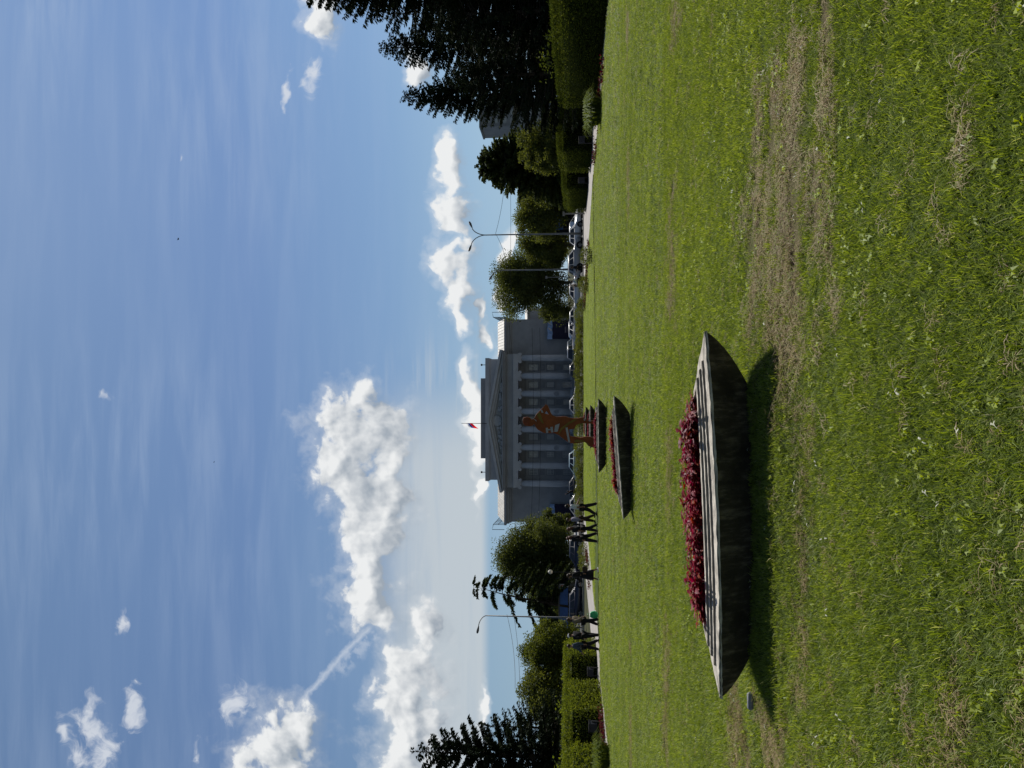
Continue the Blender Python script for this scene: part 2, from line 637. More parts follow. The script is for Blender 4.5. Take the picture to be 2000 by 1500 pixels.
def dryness(x, y):
    x, y = np.asarray(x, float), np.asarray(y, float)
    n = fbm(x * 1.1 + 7, y * 1.7, 3)
    n2 = fbm(x * 0.8 + 3, y * 2.6, 9)
    n3 = fbm(x * 3.1, y * 4.4, 14)
    yw = y + 0.9 * (n - 0.5) + 0.35 * (n3 - 0.5)
    a = sstep(4.6, 4.8, yw) * (1 - sstep(5.6, 6.2, yw)) * sstep(-0.1, 0.5, x) * (1 - sstep(1.9, 2.5, x + 0.5 * (n2 - 0.5)))
    b = sstep(5.6, 6.0, yw) * (1 - sstep(6.8, 7.5, yw)) * sstep(-0.1, 0.4, x) * (1 - sstep(1.6, 2.3, x + 0.8 * (n2 - 0.5)))
    c = sstep(4.55, 4.75, yw) * (1 - sstep(4.95, 5.25, yw)) * (1 - sstep(0.0, 0.6, x)) * sstep(-3.6, -2.6, x)
    d = sstep(5.3, 5.7, yw) * (1 - sstep(6.9, 7.4, yw)) * (1 - sstep(-2.7, -2.3, x)) * sstep(-6.5, -4.5, x)
    big = fbm(x * 0.75 + 5, y * 2.4 + 1, 55)
    fine_ = fbm(x * 2.3, y * 5.0, 57, 3)
    ell = 1 - np.sqrt(((x - 1.0) / 1.45) ** 2 + ((y - 5.55) / 1.25) ** 2)
    a = 0.9 * sstep(0.02, 0.62, 0.85 * ell + 1.5 * (big - 0.5) + 1.1 * (fine_ - 0.5))
    m = np.maximum(a, np.maximum(0.7 * c * sstep(0.42, 0.62, n), 0.85 * d * sstep(0.34, 0.56, n2)))
    line = np.exp(-((y - 18.6 - 0.05 * x) / 0.35) ** 2) * sstep(0.48, 0.62, fbm(x * 0.6, y * 0.3, 31)) * 0.8
    line2 = np.exp(-((y - 11.2 + 0.1 * x) / 0.4) ** 2) * sstep(0.56, 0.70, fbm(x * 0.7, y * 0.3, 33)) * 0.6
    sp = sstep(0.68, 0.80, fbm(x * 1.9 + 11, y * 2.3, 21)) * 0.45 * (y < 9)
    near = np.exp(-((y - 2.5) / 0.12) ** 2) * sstep(0.46, 0.6, fbm(x * 2.2, y * 0.5, 41)) * 0.8
    m = np.maximum(np.maximum(m, line), np.maximum(np.maximum(line2, sp), near))
    return np.clip(m * (0.55 + 0.75 * n3), 0, 1)


def lawn_mat():
    m = bpy.data.materials.new('lawn soil and thatch')
    m.use_nodes = True
    t = NT(m.node_tree)
    bs = m.node_tree.nodes['Principled BSDF']
    bs.inputs['Roughness'].default_value = 0.95
    bs.inputs['Specular IOR Level'].default_value = 0.1
    ge = t.n('ShaderNodeNewGeometry')
    p = ge.outputs['Position']
    at_ = t.n('ShaderNodeAttribute')
    at_.attribute_name = 'dry'
    fine = t.noise(p, 90.0, 4, 0.7)
    mid = t.noise(p, 2.2, 5, 0.6)
    g = t.mix(t.ramp(mid, 0.3, 0.7), (0.034, 0.052, 0.010), (0.070, 0.098, 0.016))
    g = t.mix(t.ramp(fine, 0.35, 0.7), g, (0.075, 0.105, 0.020))
    dr = t.mix(t.ramp(fine, 0.3, 0.7), (0.060, 0.043, 0.026), (0.24, 0.185, 0.105))
    t.put(bs.inputs['Base Color'], t.mix(t.math('MULTIPLY', at_.outputs['Fac'], 1.0, clamp=True), g, dr))
    b = t.n('ShaderNodeBump')
    b.inputs['Distance'].default_value = 0.02
    t.put(b.inputs['Height'], t.noise(p, 60.0, 5, 0.7))
    t.put(bs.inputs['Normal'], b.outputs[0])
    return m


LAWN_M = lawn_mat()
XL, XSL = -14.2, 0.33


def xr_near(y):
    return np.where(y < 27, 14.8, 14.8 - (y - 27) * 0.12)


def edge_y(x):
    return 39.55 + XSL * x


def lawn_sheet(name, xa, xb, ya, yb, nx, ny, powr=1.0, crv=None):
    s = np.linspace(0, 1, nx)
    t = np.linspace(0, 1, ny) ** powr
    S, T = np.meshgrid(s, t)
    if crv is None:
        X0 = xa + S * (xb - xa)
        Y = ya(X0) + T * (yb(X0) - ya(X0))
        X = xa + S * (np.minimum(xb, xr_near(Y)) - xa)
    else:
        X, Y = crv(S, T)
    Z = hgt(X, Y)
    eb = np.minimum(np.minimum(S, 1 - S), 1.0) < 1e-9
    V = np.stack([X, Y, Z], -1).reshape(-1, 3)
    idx = np.arange(nx * ny).reshape(ny, nx)
    Fq = np.stack([idx[:-1, :-1], idx[:-1, 1:], idx[1:, 1:], idx[1:, :-1]], -1).reshape(-1, 4)
    # skirt so that the turf has a real cut edge
    rim = np.concatenate([idx[0, :], idx[1:, -1], idx[-1, -2::-1], idx[-2:0:-1, 0]])
    low = V[rim].copy()
    low[:, 2] = -0.14
    o = len(V)
    n = len(rim)
    k = np.arange(n)
    Fs = np.stack([rim, np.roll(rim, -1), o + (k + 1) % n, o + k], -1)
    V2 = np.concatenate([V, low])
    ob = np_mesh(name, V2, np.concatenate([Fq, Fs]), LAWN_M, smooth=True)
    a = ob.data.attributes.new('dry', 'FLOAT', 'POINT')
    a.data.foreach_set('value', np.concatenate([dryness(V[:, 0], V[:, 1]), np.ones(n) * 0.8]).astype(np.float32))
    return tag(ob, kind='structure')


lawn_sheet('lawn', XL, 14.8, lambda x: x * 0 - 6.0, edge_y, 260, 300, 1.6)


def far_crv(S, T):
    y = 43 + T * 27
    xl = np.interp(y, [43, 47, 53, 60, 66, 70], [-13.0, -12.6, -12.0, -12.0, -12.0, -11.5])
    xr = np.interp(y, [43, 47, 51, 58, 64, 70], [13.2, 12.0, 10.9, 10.2, 9.6, 9.0])
    X = xl + S * (xr - xl)
    Y0 = edge_y(X) + 1.5
    return X, Y0 + T * (70 - Y0)


lawn_sheet('lawn', 0, 0, None, None, 120, 90, 1.0, far_crv)

ground_m = M('ground earth', (0.050, 0.052, 0.022), 0.95, 0.35, 0.25, bump=0.03, spec=0.1)
asphalt_m = M('asphalt', (0.060, 0.060, 0.062), 0.9, 0.2, 0.6, bump=0.006, spec=0.2)
path_m = M('path paving', (0.36, 0.335, 0.31), 0.9, 0.14, 1.2, bump=0.004, spec=0.2)
kerb_m = M('kerb stone', (0.32, 0.31, 0.29), 0.85, 0.15, 2.0, bump=0.004)
white_m = M('road paint', (0.72, 0.72, 0.70), 0.8, 0.1, 3.0)


def sheet(name, poly, z, m):
    b = MB()
    b.add([(x, y, z) for x, y in poly], [tuple(range(len(poly)))])
    return tag(b.build(name, m), kind='structure')


sheet('ground', [(-2500, -800), (2500, -800), (2500, 3000), (-2500, 3000)], -0.125, ground_m)
sheet('path', [(-17.6, 8), (17.8, 8), (17.8, 73.0), (-17.6, 73.0)], -0.06, path_m)
sheet('road', [(-160, 73.6), (160, 73.6), (160, 101.0), (-160, 101.0)], -0.118, asphalt_m)
sheet('plaza', [(-60, 101.2), (60, 101.2), (60, 175), (-60, 175)], 0.0, M('plaza paving', (0.24, 0.235, 0.225), 0.9, 0.15, 0.8, bump=0.004))
kb = MB()
kb.box(-160, 160, 73.0, 73.25, -0.125, 0.03)
kb.box(-160, 160, 101.0, 101.2, -0.125, 0.012)
tag(kb.build('kerb', kerb_m), kind='structure')
for k in range(-12, 13):
    if k == -12:
        mk = MB()
    mk.box(k * 9.0, k * 9.0 + 3.0, 89.9, 90.05, -0.117, -0.112)
tag(mk.build('road_markings', white_m), kind='structure')

# ------------------------------------------------------------------ grass (uncountable: scattered tufts)
src = bpy.data.collections.new('turf tufts')      # not linked to the scene: only a source for the scatter


def blade_arrays(nb, rad, h0, h1, w0, w1, lean, seed, flat=False):
    r_ = np.random.default_rng(seed)
    V, Fq = [], []
    for i in range(nb):
        a, rr = r_.uniform(0, 2 * math.pi), rad * math.sqrt(r_.uniform())
        bx, by = rr * math.cos(a), rr * math.sin(a)
        h, w = r_.uniform(h0, h1), r_.uniform(w0, w1)
        da, ln = r_.uniform(0, 2 * math.pi), abs(r_.normal(lean, lean * 0.5)) * h
        dx, dy = math.cos(da), math.sin(da)
        fa = da + math.pi / 2 + r_.normal(0, 0.5)
        wx, wy = math.cos(fa) * w / 2, math.sin(fa) * w / 2
        o = len(V)
        zb = -0.006
        if flat:
            zz = r_.uniform(0.004, 0.022)
            V += [(bx - wx, by - wy, zz), (bx + wx, by + wy, zz), (bx + dx * h * .5 + wx, by + dy * h * .5 + wy, zz + .006), (bx + dx * h * .5 - wx, by + dy * h * .5 - wy, zz + .006),
                  (bx + dx * h + wx * .5, by + dy * h + wy * .5, zz - .002), (bx + dx * h - wx * .5, by + dy * h - wy * .5, zz - .002)]
        else:
            V += [(bx - wx, by - wy, zb), (bx + wx, by + wy, zb), (bx + dx * ln * .4 + wx * .9, by + dy * ln * .4 + wy * .9, h * .58), (bx + dx * ln * .4 - wx * .9, by + dy * ln * .4 - wy * .9, h * .58),
                  (bx + dx * ln + wx * .3, by + dy * ln + wy * .3, h), (bx + dx * ln - wx * .3, by + dy * ln - wy * .3, h)]
        Fq += [(o, o + 1, o + 2, o + 3), (o + 3, o + 2, o + 4, o + 5)]
    return np.array(V), np.array(Fq)


GRASS = LEAF('grass blades', (0.090, 0.138, 0.016), (0.320, 0.392, 0.058), 0.47, 0.07, 0.9, (0.48, 0.46, 0.22), 0.035, 1.1, 0.492, (0.22, 1.0, 1.0), 0.45)
GRASS_P = LEAF('grass blades pale', (0.120, 0.178, 0.020), (0.375, 0.450, 0.064), 0.47, 0.06, 0.8, (0.44, 0.47, 0.13), 0.05, 1.1, 0.489, (0.3, 1.0, 1.0), 0.45)
DRYG = LEAF('dead grass', (0.20, 0.145, 0.070), (0.52, 0.42, 0.235), 0.30, 0.05, 1.5, (0.20, 0.24, 0.04), 0.36)
WEED = LEAF('lawn weeds', (0.16, 0.22, 0.018), (0.30, 0.36, 0.035), 0.45, 0.08, 1.0)


def src_obj(name, V, Fq, m):
    o = np_mesh(name, V, Fq, m)
    COL.objects.unlink(o)
    src.objects.link(o)
    return o


names = []
for i in range(7):
    V, Fq = blade_arrays(26, 0.052, 0.012, 0.036, 0.0024, 0.0046, 1.0, 100 + i)
    src_obj('tuft_a%02d' % i, V, Fq, GRASS if i % 3 else GRASS_P)
for i in range(3):                                        # 7..9 taller tufts
    V, Fq = blade_arrays(20, 0.036, 0.028, 0.060, 0.003, 0.0055, 0.75, 200 + i)
    src_obj('tuft_b%02d' % i, V, Fq, GRASS_P)
for i in range(4):                                        # 10..13 dead thatch
    V, Fq = blade_arrays(26, 0.06, 0.03, 0.075, 0.0022, 0.0042, 0.8, 300 + i, True)
    V2, F2 = blade_arrays(5, 0.05, 0.02, 0.045, 0.0025, 0.0035, 0.9, 340 + i)
    src_obj('tuft_c%02d' % i, np.concatenate([V, V2]), np.concatenate([Fq, F2 + len(V)]), DRYG)
for i in range(3):                                        # 14..16 broad-leaved weeds
    r_ = np.random.default_rng(400 + i)
    V, Fq = [], []
    for k in range(7):
        a = r_.uniform(0, 2 * math.pi)
        L, w, z = r_.uniform(0.016, 0.034), r_.uniform(0.006, 0.011), r_.uniform(0.02, 0.042)
        dx, dy = math.cos(a), math.sin(a)
        o = len(V)
        V += [(dx * .008, dy * .008, z * .6), (dx * L * .5 - dy * w, dy * L * .5 + dx * w, z), (dx * L, dy * L, z * r_.uniform(.6, 1.0)), (dx * L * .5 + dy * w, dy * L * .5 - dx * w, z)]
        Fq.append((o, o + 1, o + 2, o + 3))
    src_obj('tuft_d%02d' % i, np.array(V), np.array(Fq), WEED)

CLIP = LEAF('bleached clippings', (0.42, 0.42, 0.30), (0.66, 0.66, 0.56), 0.2, 0.05, 2.0)
for i in range(3):                                        # 17..19 stray pale clippings and petals
    V, Fq = blade_arrays(2, 0.03, 0.012, 0.045, 0.005, 0.009, 0.8, 500 + i, True)
    V = V + np.array([0, 0, 0.028])
    V2, F2 = blade_arrays(14, 0.05, 0.018, 0.04, 0.0025, 0.0042, 0.9, 540 + i)
    src_obj('tuft_e%02d' % i, np.concatenate([V]), Fq, CLIP)


def scatter(name, P, rot, scl, idx, label):
    me = bpy.data.meshes.new(name)
    me.vertices.add(len(P))
    me.vertices.foreach_set('co', P.astype(np.float32).ravel())
    for nm, ty, arr in (('rot', 'FLOAT_VECTOR', rot), ('scl', 'FLOAT_VECTOR', scl)):
        a = me.attributes.new(nm, ty, 'POINT')
        a.data.foreach_set('vector', arr.astype(np.float32).ravel())
    a = me.attributes.new('pick', 'INT', 'POINT')
    a.data.foreach_set('value', idx.astype(np.int32))
    o = link(bpy.data.objects.new(name, me))
    if 'turf' not in bpy.data.node_groups:
        g = bpy.data.node_groups.new('turf', 'GeometryNodeTree')
        g.interface.new_socket('Geometry', in_out='INPUT', socket_type='NodeSocketGeometry')
        g.interface.new_socket('Geometry', in_out='OUTPUT', socket_type='NodeSocketGeometry')
        gi, go = g.nodes.new('NodeGroupInput'), g.nodes.new('NodeGroupOutput')
        ip = g.nodes.new('GeometryNodeInstanceOnPoints')
        ci = g.nodes.new('GeometryNodeCollectionInfo')
        ci.inputs['Collection'].default_value = src
        ci.inputs['Separate Children'].default_value = True
        ci.inputs['Reset Children'].default_value = True

        def na(nm, ty):
            nd = g.nodes.new('GeometryNodeInputNamedAttribute')
            nd.data_type = ty
            nd.inputs['Name'].default_value = nm
            return nd.outputs['Attribute']
        er = g.nodes.new('FunctionNodeEulerToRotation')
        L = g.links.new
        L(gi.outputs[0], ip.inputs['Points'])
        L(ci.outputs[0], ip.inputs['Instance'])
        ip.inputs['Pick Instance'].default_value = True
        L(na('pick', 'INT'), ip.inputs['Instance Index'])
        L(na('rot', 'FLOAT_VECTOR'), er.inputs[0])
        L(er.outputs[0], ip.inputs['Rotation'])
        L(na('scl', 'FLOAT_VECTOR'), ip.inputs['Scale'])
        L(ip.outputs[0], go.inputs[0])
    md = o.modifiers.new('turf', 'NODES')
    md.node_group = bpy.data.node_groups['turf']
    return tag(o, label, 'grass', kind='stuff')


def in_planter(x, y):
    m = np.zeros(len(x), bool)
    for (px, py, ro, ya, sc, mh) in PLANTERS:
        m |= ((np.abs(x - px) / (1.02 * sc)) ** 2 + ((y - py - 0.33 * sc) / (0.36 * sc)) ** 2) < 1
    return m


def turf_points(ya, yb, sp, sxy, sz, margin=2.6):
    xs, ys = [], []
    y = ya
    rows = int((yb - ya) / sp)
    for k in range(rows):
        yc = ya + (k + 0.5) * sp
        hw = 0.56 * yc + margin
        n = int(2 * hw / sp)
        xs.append(-hw + (np.arange(n) + RNG.uniform(0, 1, n)) * sp)
        ys.append(yc + RNG.uniform(-.5, .5, n) * sp * 1.3)
    x, y = np.concatenate(xs), np.concatenate(ys)
    return x, y, np.full(len(x), sxy), np.full(len(x), sz)


parts = [turf_points(1.1, 6, .043, 1.0, 1.0), turf_points(6, 12, .054, 1.15, 1.05), turf_points(12, 22, .085, 1.75, 1.1), turf_points(22, 45, .15, 3.0, 1.25)]
x, y, sxy, sz = [np.concatenate(a) for a in zip(*parts)]
keep = (x > XL + .02) & (x < xr_near(y) - .02) & (y < edge_y(x) - .03) & ~in_planter(x, y)
x, y, sxy, sz = x[keep], y[keep], sxy[keep], sz[keep]
dr = dryness(x, y)
u = RNG.uniform(0, 1, len(x))
pits = (fbm(x * 2.0, y * 4.8, 91) > 0.62) & (dr > 0.3)
bare = ((dr > 0.55) & (u < (dr - 0.45) * 0.6)) | (pits & (u < 0.9))
x, y, sxy, sz, dr = x[~bare], y[~bare], sxy[~bare], sz[~bare], dr[~bare]
n = len(x)
pick = RNG.integers(0, 7, n)
u = RNG.uniform(0, 1, n)
tall = fbm(x * 1.3, y * 1.3, 61)
pick = np.where((u < 0.02 + 0.12 * sstep(.52, .7, tall)) & (y < 14), RNG.integers(7, 10, n), pick)
u = RNG.uniform(0, 1, n)
pick = np.where(u < np.maximum(dr * 0.88, 0.014), RNG.integers(10, 14, n), pick)
u = RNG.uniform(0, 1, n)
wd = fbm(x * 0.9, y * 0.9, 71)
pick = np.where((u < 0.012 + 0.11 * sstep(.48, .68, wd)) & (y < 10), RNG.integers(14, 17, n), pick)
u = RNG.uniform(0, 1, n)
pick = np.where((u < 0.0035) & (y < 9), RNG.integers(17, 20, n), pick)
lush = 0.45 + 0.45 * fbm(x * 0.8, y * 0.8, 81) + 0.75 * fbm(x * 6.5, y * 6.5, 83, 2)
rs = RNG.uniform(.8, 1.2, n)
scl = np.stack([sxy * rs, sxy * rs, sz * rs * lush], -1)
rot = np.stack([RNG.normal(0, .12, n), RNG.normal(0, .12, n), RNG.uniform(0, 6.283, n)], -1)
scatter('grass', np.stack([x, y, hgt(x, y) - 0.002], -1), rot, scl, pick, 'short mown green grass with dead brown streaks around the planters')

x, y, sxy, sz = turf_points(41, 70, .27, 5.0, 1.6)
S = np.interp(y, [43, 47, 53, 60, 66, 70], [-13.0, -12.6, -12.0, -12.0, -12.0, -11.5])
E = np.interp(y, [43, 47, 51, 58, 64, 70], [13.2, 12.0, 10.9, 10.2, 9.6, 9.0])
keep = (x > S + .1) & (x < E - .1) & (y > edge_y(x) + 1.6) & (y < 69.9) & ~in_planter(x, y)
x, y, sxy, sz = x[keep], y[keep], sxy[keep], sz[keep]
n = len(x)
rs = RNG.uniform(.8, 1.2, n)
scatter('grass', np.stack([x, y, hgt(x, y)], -1), np.stack([x * 0, x * 0, RNG.uniform(0, 6.283, n)], -1), np.stack([sxy * rs, sxy * rs, sz * rs], -1), np.where(RNG.uniform(0, 1, n) < .5, 0, 3),
        'even bright green grass of the far lawn beyond the cross path')


# ------------------------------------------------------------------ leaf-card generators
def unit(a):
    return a / np.maximum(np.linalg.norm(a, axis=-1, keepdims=True), 1e-9)


def cards(C, D, L, Wd, rng, bend=0.0, up=None):
    """diamond leaves: C centres/bases (N,3), D long-axis directions, L lengths, Wd widths"""
    n = len(C)
    D = unit(D)
    rnd = rng.normal(size=(n, 3)) if up is None else up + rng.normal(size=(n, 3)) * 0.35
    S = unit(np.cross(D, rnd))
    N = np.cross(S, D)
    L = np.broadcast_to(np.asarray(L, float), (n,))[:, None]
    Wd = np.broadcast_to(np.asarray(Wd, float), (n,))[:, None]
    V = np.stack([C, C + D * L * .45 + S * Wd * .5 + N * L * bend, C + D * L, C + D * L * .45 - S * Wd * .5 + N * L * bend], 1).reshape(-1, 3)
    return V, np.arange(4 * n).reshape(n, 4)


# ------------------------------------------------------------------ concrete planters
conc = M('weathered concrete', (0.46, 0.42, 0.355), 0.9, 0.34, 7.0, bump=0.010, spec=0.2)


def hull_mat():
    m = bpy.data.materials.new('dark concrete hull')
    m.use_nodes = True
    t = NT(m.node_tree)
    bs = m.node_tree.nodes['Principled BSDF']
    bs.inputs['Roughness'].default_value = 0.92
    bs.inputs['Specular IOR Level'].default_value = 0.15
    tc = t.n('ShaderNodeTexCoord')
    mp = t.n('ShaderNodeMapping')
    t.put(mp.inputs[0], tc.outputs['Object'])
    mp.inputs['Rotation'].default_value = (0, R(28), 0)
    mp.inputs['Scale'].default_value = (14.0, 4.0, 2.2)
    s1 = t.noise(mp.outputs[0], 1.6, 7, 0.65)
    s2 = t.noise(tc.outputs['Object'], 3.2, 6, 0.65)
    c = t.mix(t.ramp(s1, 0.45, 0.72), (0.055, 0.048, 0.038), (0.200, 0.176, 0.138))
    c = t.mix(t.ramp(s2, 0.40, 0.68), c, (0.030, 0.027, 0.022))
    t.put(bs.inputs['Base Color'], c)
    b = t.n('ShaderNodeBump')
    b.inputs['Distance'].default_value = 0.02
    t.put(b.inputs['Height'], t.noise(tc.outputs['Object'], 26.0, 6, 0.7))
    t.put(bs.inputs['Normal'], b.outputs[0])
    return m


HULL = hull_mat()  # dark mottled concrete with slanting streaks, darker than the rim
SOIL = M('planter soil', (0.035, 0.026, 0.018), 0.95, 0.4, 14.0, bump=0.02)


def lens(a, tip, fr, bk, z, n=30, pf=1.9, pb=2.3, arch=0.0):
    """closed outline with two pointed ends: front arc at y=tip+fr.., back arc at y=bk"""
    xs = [a * math.sin(math.pi / 2 * (2 * i / n - 1)) for i in range(n + 1)]
    out = []
    for x in xs:
        q = abs(x / a) ** pf
        out.append((x, tip + (fr - tip) * (1 - q), z + arch * (1 - q)))
    for x in xs[-2:0:-1]:
        q = abs(x / a) ** pb
        out.append((x, tip + (bk - tip) * (1 - q), z + arch * (1 - q)))
    return out


def ring_faces(nr, n):
    return [(i * n + k, i * n + (k + 1) % n, (i + 1) * n + (k + 1) % n, (i + 1) * n + k) for i in range(nr - 1) for k in range(n)]


RISER_SHADE = M('shade-toned riser concrete', (0.19, 0.17, 0.14), 0.92, 0.3, 6.0, bump=0.004, spec=0.15)
RIM_Z = 0.33
RED1 = LEAF('coleus leaves', (0.12, 0.006, 0.014), (0.34, 0.020, 0.034), 0.40, 0.08, 1.2, (0.33, 0.075, 0.028), 0.16)
RED2 = LEAF('begonia leaves', (0.11, 0.012, 0.022), (0.27, 0.04, 0.05), 0.35, 0.08, 1.2, (0.30, 0.10, 0.08), 0.2)
STEM = M('plant stems', (0.10, 0.05, 0.03), 0.8, 0.2)


def coleus_mesh(seed, m):
    r_ = np.random.default_rng(seed)
    C, D, L = [], [], []
    for s in range(9):
        a0, lean = r_.uniform(0, 6.28), r_.uniform(0.0, 0.10)
        bx, by = lean * math.cos(a0), lean * math.sin(a0)
        top = r_.uniform(0.06, 0.15)
        for lv in range(4):
            z = top * (0.35 + 0.65 * lv / 3)
            for k in range(3 if lv < 3 else 4):
                a = r_.uniform(0, 6.28)
                C.append((bx * (lv / 3), by * (lv / 3), z))
                el = r_.uniform(-0.45, 0.75)
                D.append((math.cos(a), math.sin(a), el))
                L.append(r_.uniform(0.05, 0.085) * (1.0 if lv < 3 else 0.8))
    C, D, L = np.array(C), np.array(D), np.array(L)
    n = len(C)
    Dn = unit(D)
    S = unit(np.cross(Dn, np.array([0, 0, 1.0]) + r_.normal(size=(n, 3)) * 0.25))
    N = np.cross(S, Dn)
    w = L * r_.uniform(.42, .6, n)
    L3, w3 = L[:, None], w[:, None]
    P0 = C + Dn * 0.012
    pts = [P0, P0 + Dn * L3 * .3 + S * w3 * .5 + N * L3 * .10, P0 + Dn * L3 * .68 + S * w3 * .40 + N * L3 * .02, P0 + Dn * L3 * 1.0 - N * L3 * .22,
           P0 + Dn * L3 * .68 - S * w3 * .40 + N * L3 * .02, P0 + Dn * L3 * .3 - S * w3 * .5 + N * L3 * .10, P0 + Dn * L3 * .32, P0 + Dn * L3 * .68 - N * L3 * .03]
    V = np.stack(pts, 1).reshape(-1, 3)
    o = (np.arange(n) * 8)[:, None]
    Fq = np.concatenate([o + np.array([[0, 1, 6, 5]]), o + np.array([[1, 2, 7, 6]]), o + np.array([[6, 7, 4, 5]]), o + np.array([[2, 3, 4, 7]])])
    return V, Fq


def planter(i, label, plant_label, nplants, far=False):
    px, py, ro, ya, sc, mh = PLANTERS[i]
    root = thing('concrete_planter', label, 'planter', (px, py, mh - 0.012), R(ya), 'boat-shaped concrete planters in a row on the lawn')
    root.rotation_euler = (0, R(-ro), R(ya))
    root.scale = (sc, sc, sc)
    n = 72
    A, FR, BK = 1.47, -0.21, 0.92
    rr = random.Random(i)
    # hull: curved bowl from the ground to the rim
    b = MB()
    b.smooth = True
    rings = []
    for f in (1.02, 0.9, 0.75, 0.6, 0.45, 0.3, 0.17, 0.07, 0.0):
        s = 1 - 0.137 * f - 0.16 * f * f
        cy = 0.36
        rg = lens(A * s, cy + (0 - cy) * (s - 0.10 * f), cy + (FR - cy) * (s - 0.10 * f), cy + (BK - cy) * s, RIM_Z * (1 - f) - 0.02 * f, n, arch=0.010 * (1 - f))
        rings.append(rg)
    vs = [p for rg in rings for p in rg]
    m_ = len(rings[0])
    b.add(vs, ring_faces(len(rings), m_))
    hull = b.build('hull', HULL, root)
    # coping, three low steps and the inner wall
    b = MB()
    tops = []

    def rg(ka, kf, kb, z):
        return lens(A - ka, kf * 0.6, FR + kf, BK - kb, z, n, arch=0.010)
    z0 = RIM_Z
    levels = [(-0.004, -0.004, -0.004, z0 - 0.018), (0.004, 0.004, 0.004, z0 + 0.004), (0.23, 0.125, 0.12, z0 + 0.006),
              (0.235, 0.129, 0.125, z0 + 0.023), (0.30, 0.165, 0.16, z0 + 0.025), (0.305, 0.169, 0.165, z0 + 0.042),
              (0.37, 0.205, 0.20, z0 + 0.044), (0.375, 0.209, 0.205, z0 + 0.061), (0.445, 0.245, 0.245, z0 + 0.063),
              (0.45, 0.255, 0.25, z0 - 0.03)]
    vs = []
    for lv in levels:
        ringp = rg(*lv)
        for (x, y, z) in ringp:
            j = 0.0035 if lv[0] < 0.01 else 0.0015
            e = 0.006 * (float(vnoise(x * 9 + 3 * i, y * 9, 77)) - .5) if lv[0] < 0.01 else 0.0
            vs.append((x + rr.uniform(-j, j), y + rr.uniform(-j, j) + e, z + rr.uniform(-j, j) + e))
    b.add(vs, ring_faces(len(levels), m_))
    for q in range(len(b.mi)):                     # small risers get a darker concrete, their shade put into the colour
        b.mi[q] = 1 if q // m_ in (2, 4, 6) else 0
    b.build('stepped_rim', [conc, RISER_SHADE], root)
    b = MB()
    inner = rg(0.448, 0.25, 0.248, z0 + 0.02)
    b.add(inner, [tuple(range(m_))])
    b.build('soil', SOIL, root)
    # the plants: each a thing of its own
    src_meshes = COLEUS
    r_ = np.random.default_rng(50 + i)
    M4 = Matrix.Translation(root.location) @ root.rotation_euler.to_matrix().to_4x4() @ Matrix.Diagonal((sc, sc, sc, 1))
    for k in range(nplants):
        fx = -0.93 + 1.86 * (k + 0.5) / nplants
        x = (A - 0.52) * fx + r_.uniform(-.03, .03)
        q = 1 - abs(x / (A - 0.45)) ** 2
        yf, yb = 0.20 + (0.10 - 0.20) * q, 0.20 + (0.66 - 0.20) * q
        y = yf + (yb - yf) * ((0.22, 0.68, 0.42)[k % 3] + r_.uniform(-.08, .08))
        p = M4 @ Vector((x, y, z0 + 0.018))
        o = bpy.data.objects.new('coleus_plant', src_meshes[k % len(src_meshes)])
        o.location = p
        o.rotation_euler = (0, 0, r_.uniform(0, 6.28))
        s = r_.uniform(0.85, 1.15) * sc
        o.scale = (s * 1.1, s * 1.1, s * (0.95 if abs(fx) < .8 else .7))
        link(o)
        tag(o, plant_label, 'plant', 'red plants in ' + ('the nearest planter', 'the second planter', 'the third planter', 'the fourth planter', 'the farthest planter')[i])
    return root


COLEUS = []
for k in range(4):
    V, Fq = coleus_mesh(900 + k, RED1)
    o = np_mesh('coleus_plant', V, Fq, RED1, smooth=True)
    COLEUS.append(o.data)
    bpy.data.objects.remove(o)

planter(0, 'large weathered concrete planter nearest the viewer, dark hull, stepped pale rim', 'dark red leafy plant growing in the nearest concrete planter', 26)
planter(1, 'weathered concrete planter second from the viewer, tilted to one side on the lawn', 'dark red leafy plant growing in the second concrete planter', 22)
planter(2, 'concrete planter third from the viewer, just before the statue', 'dark red leafy plant growing in the third planter before the statue', 22)
planter(3, 'concrete planter just behind the legs of the orange statue', 'dark red leafy plant in the planter behind the statue legs', 20)
planter(4, 'small looking concrete planter farthest away on the far lawn', 'dark red leafy plant in the farthest concrete planter', 20)


# ------------------------------------------------------------------ hedges
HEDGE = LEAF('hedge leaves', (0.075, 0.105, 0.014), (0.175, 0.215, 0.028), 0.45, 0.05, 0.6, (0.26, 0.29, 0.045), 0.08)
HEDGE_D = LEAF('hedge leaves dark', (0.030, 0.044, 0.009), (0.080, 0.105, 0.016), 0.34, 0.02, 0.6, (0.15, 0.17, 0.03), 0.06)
CORE = M('hedge twigs', (0.010, 0.014, 0.005), 1.0, 0.3, 4.0, spec=0.0)


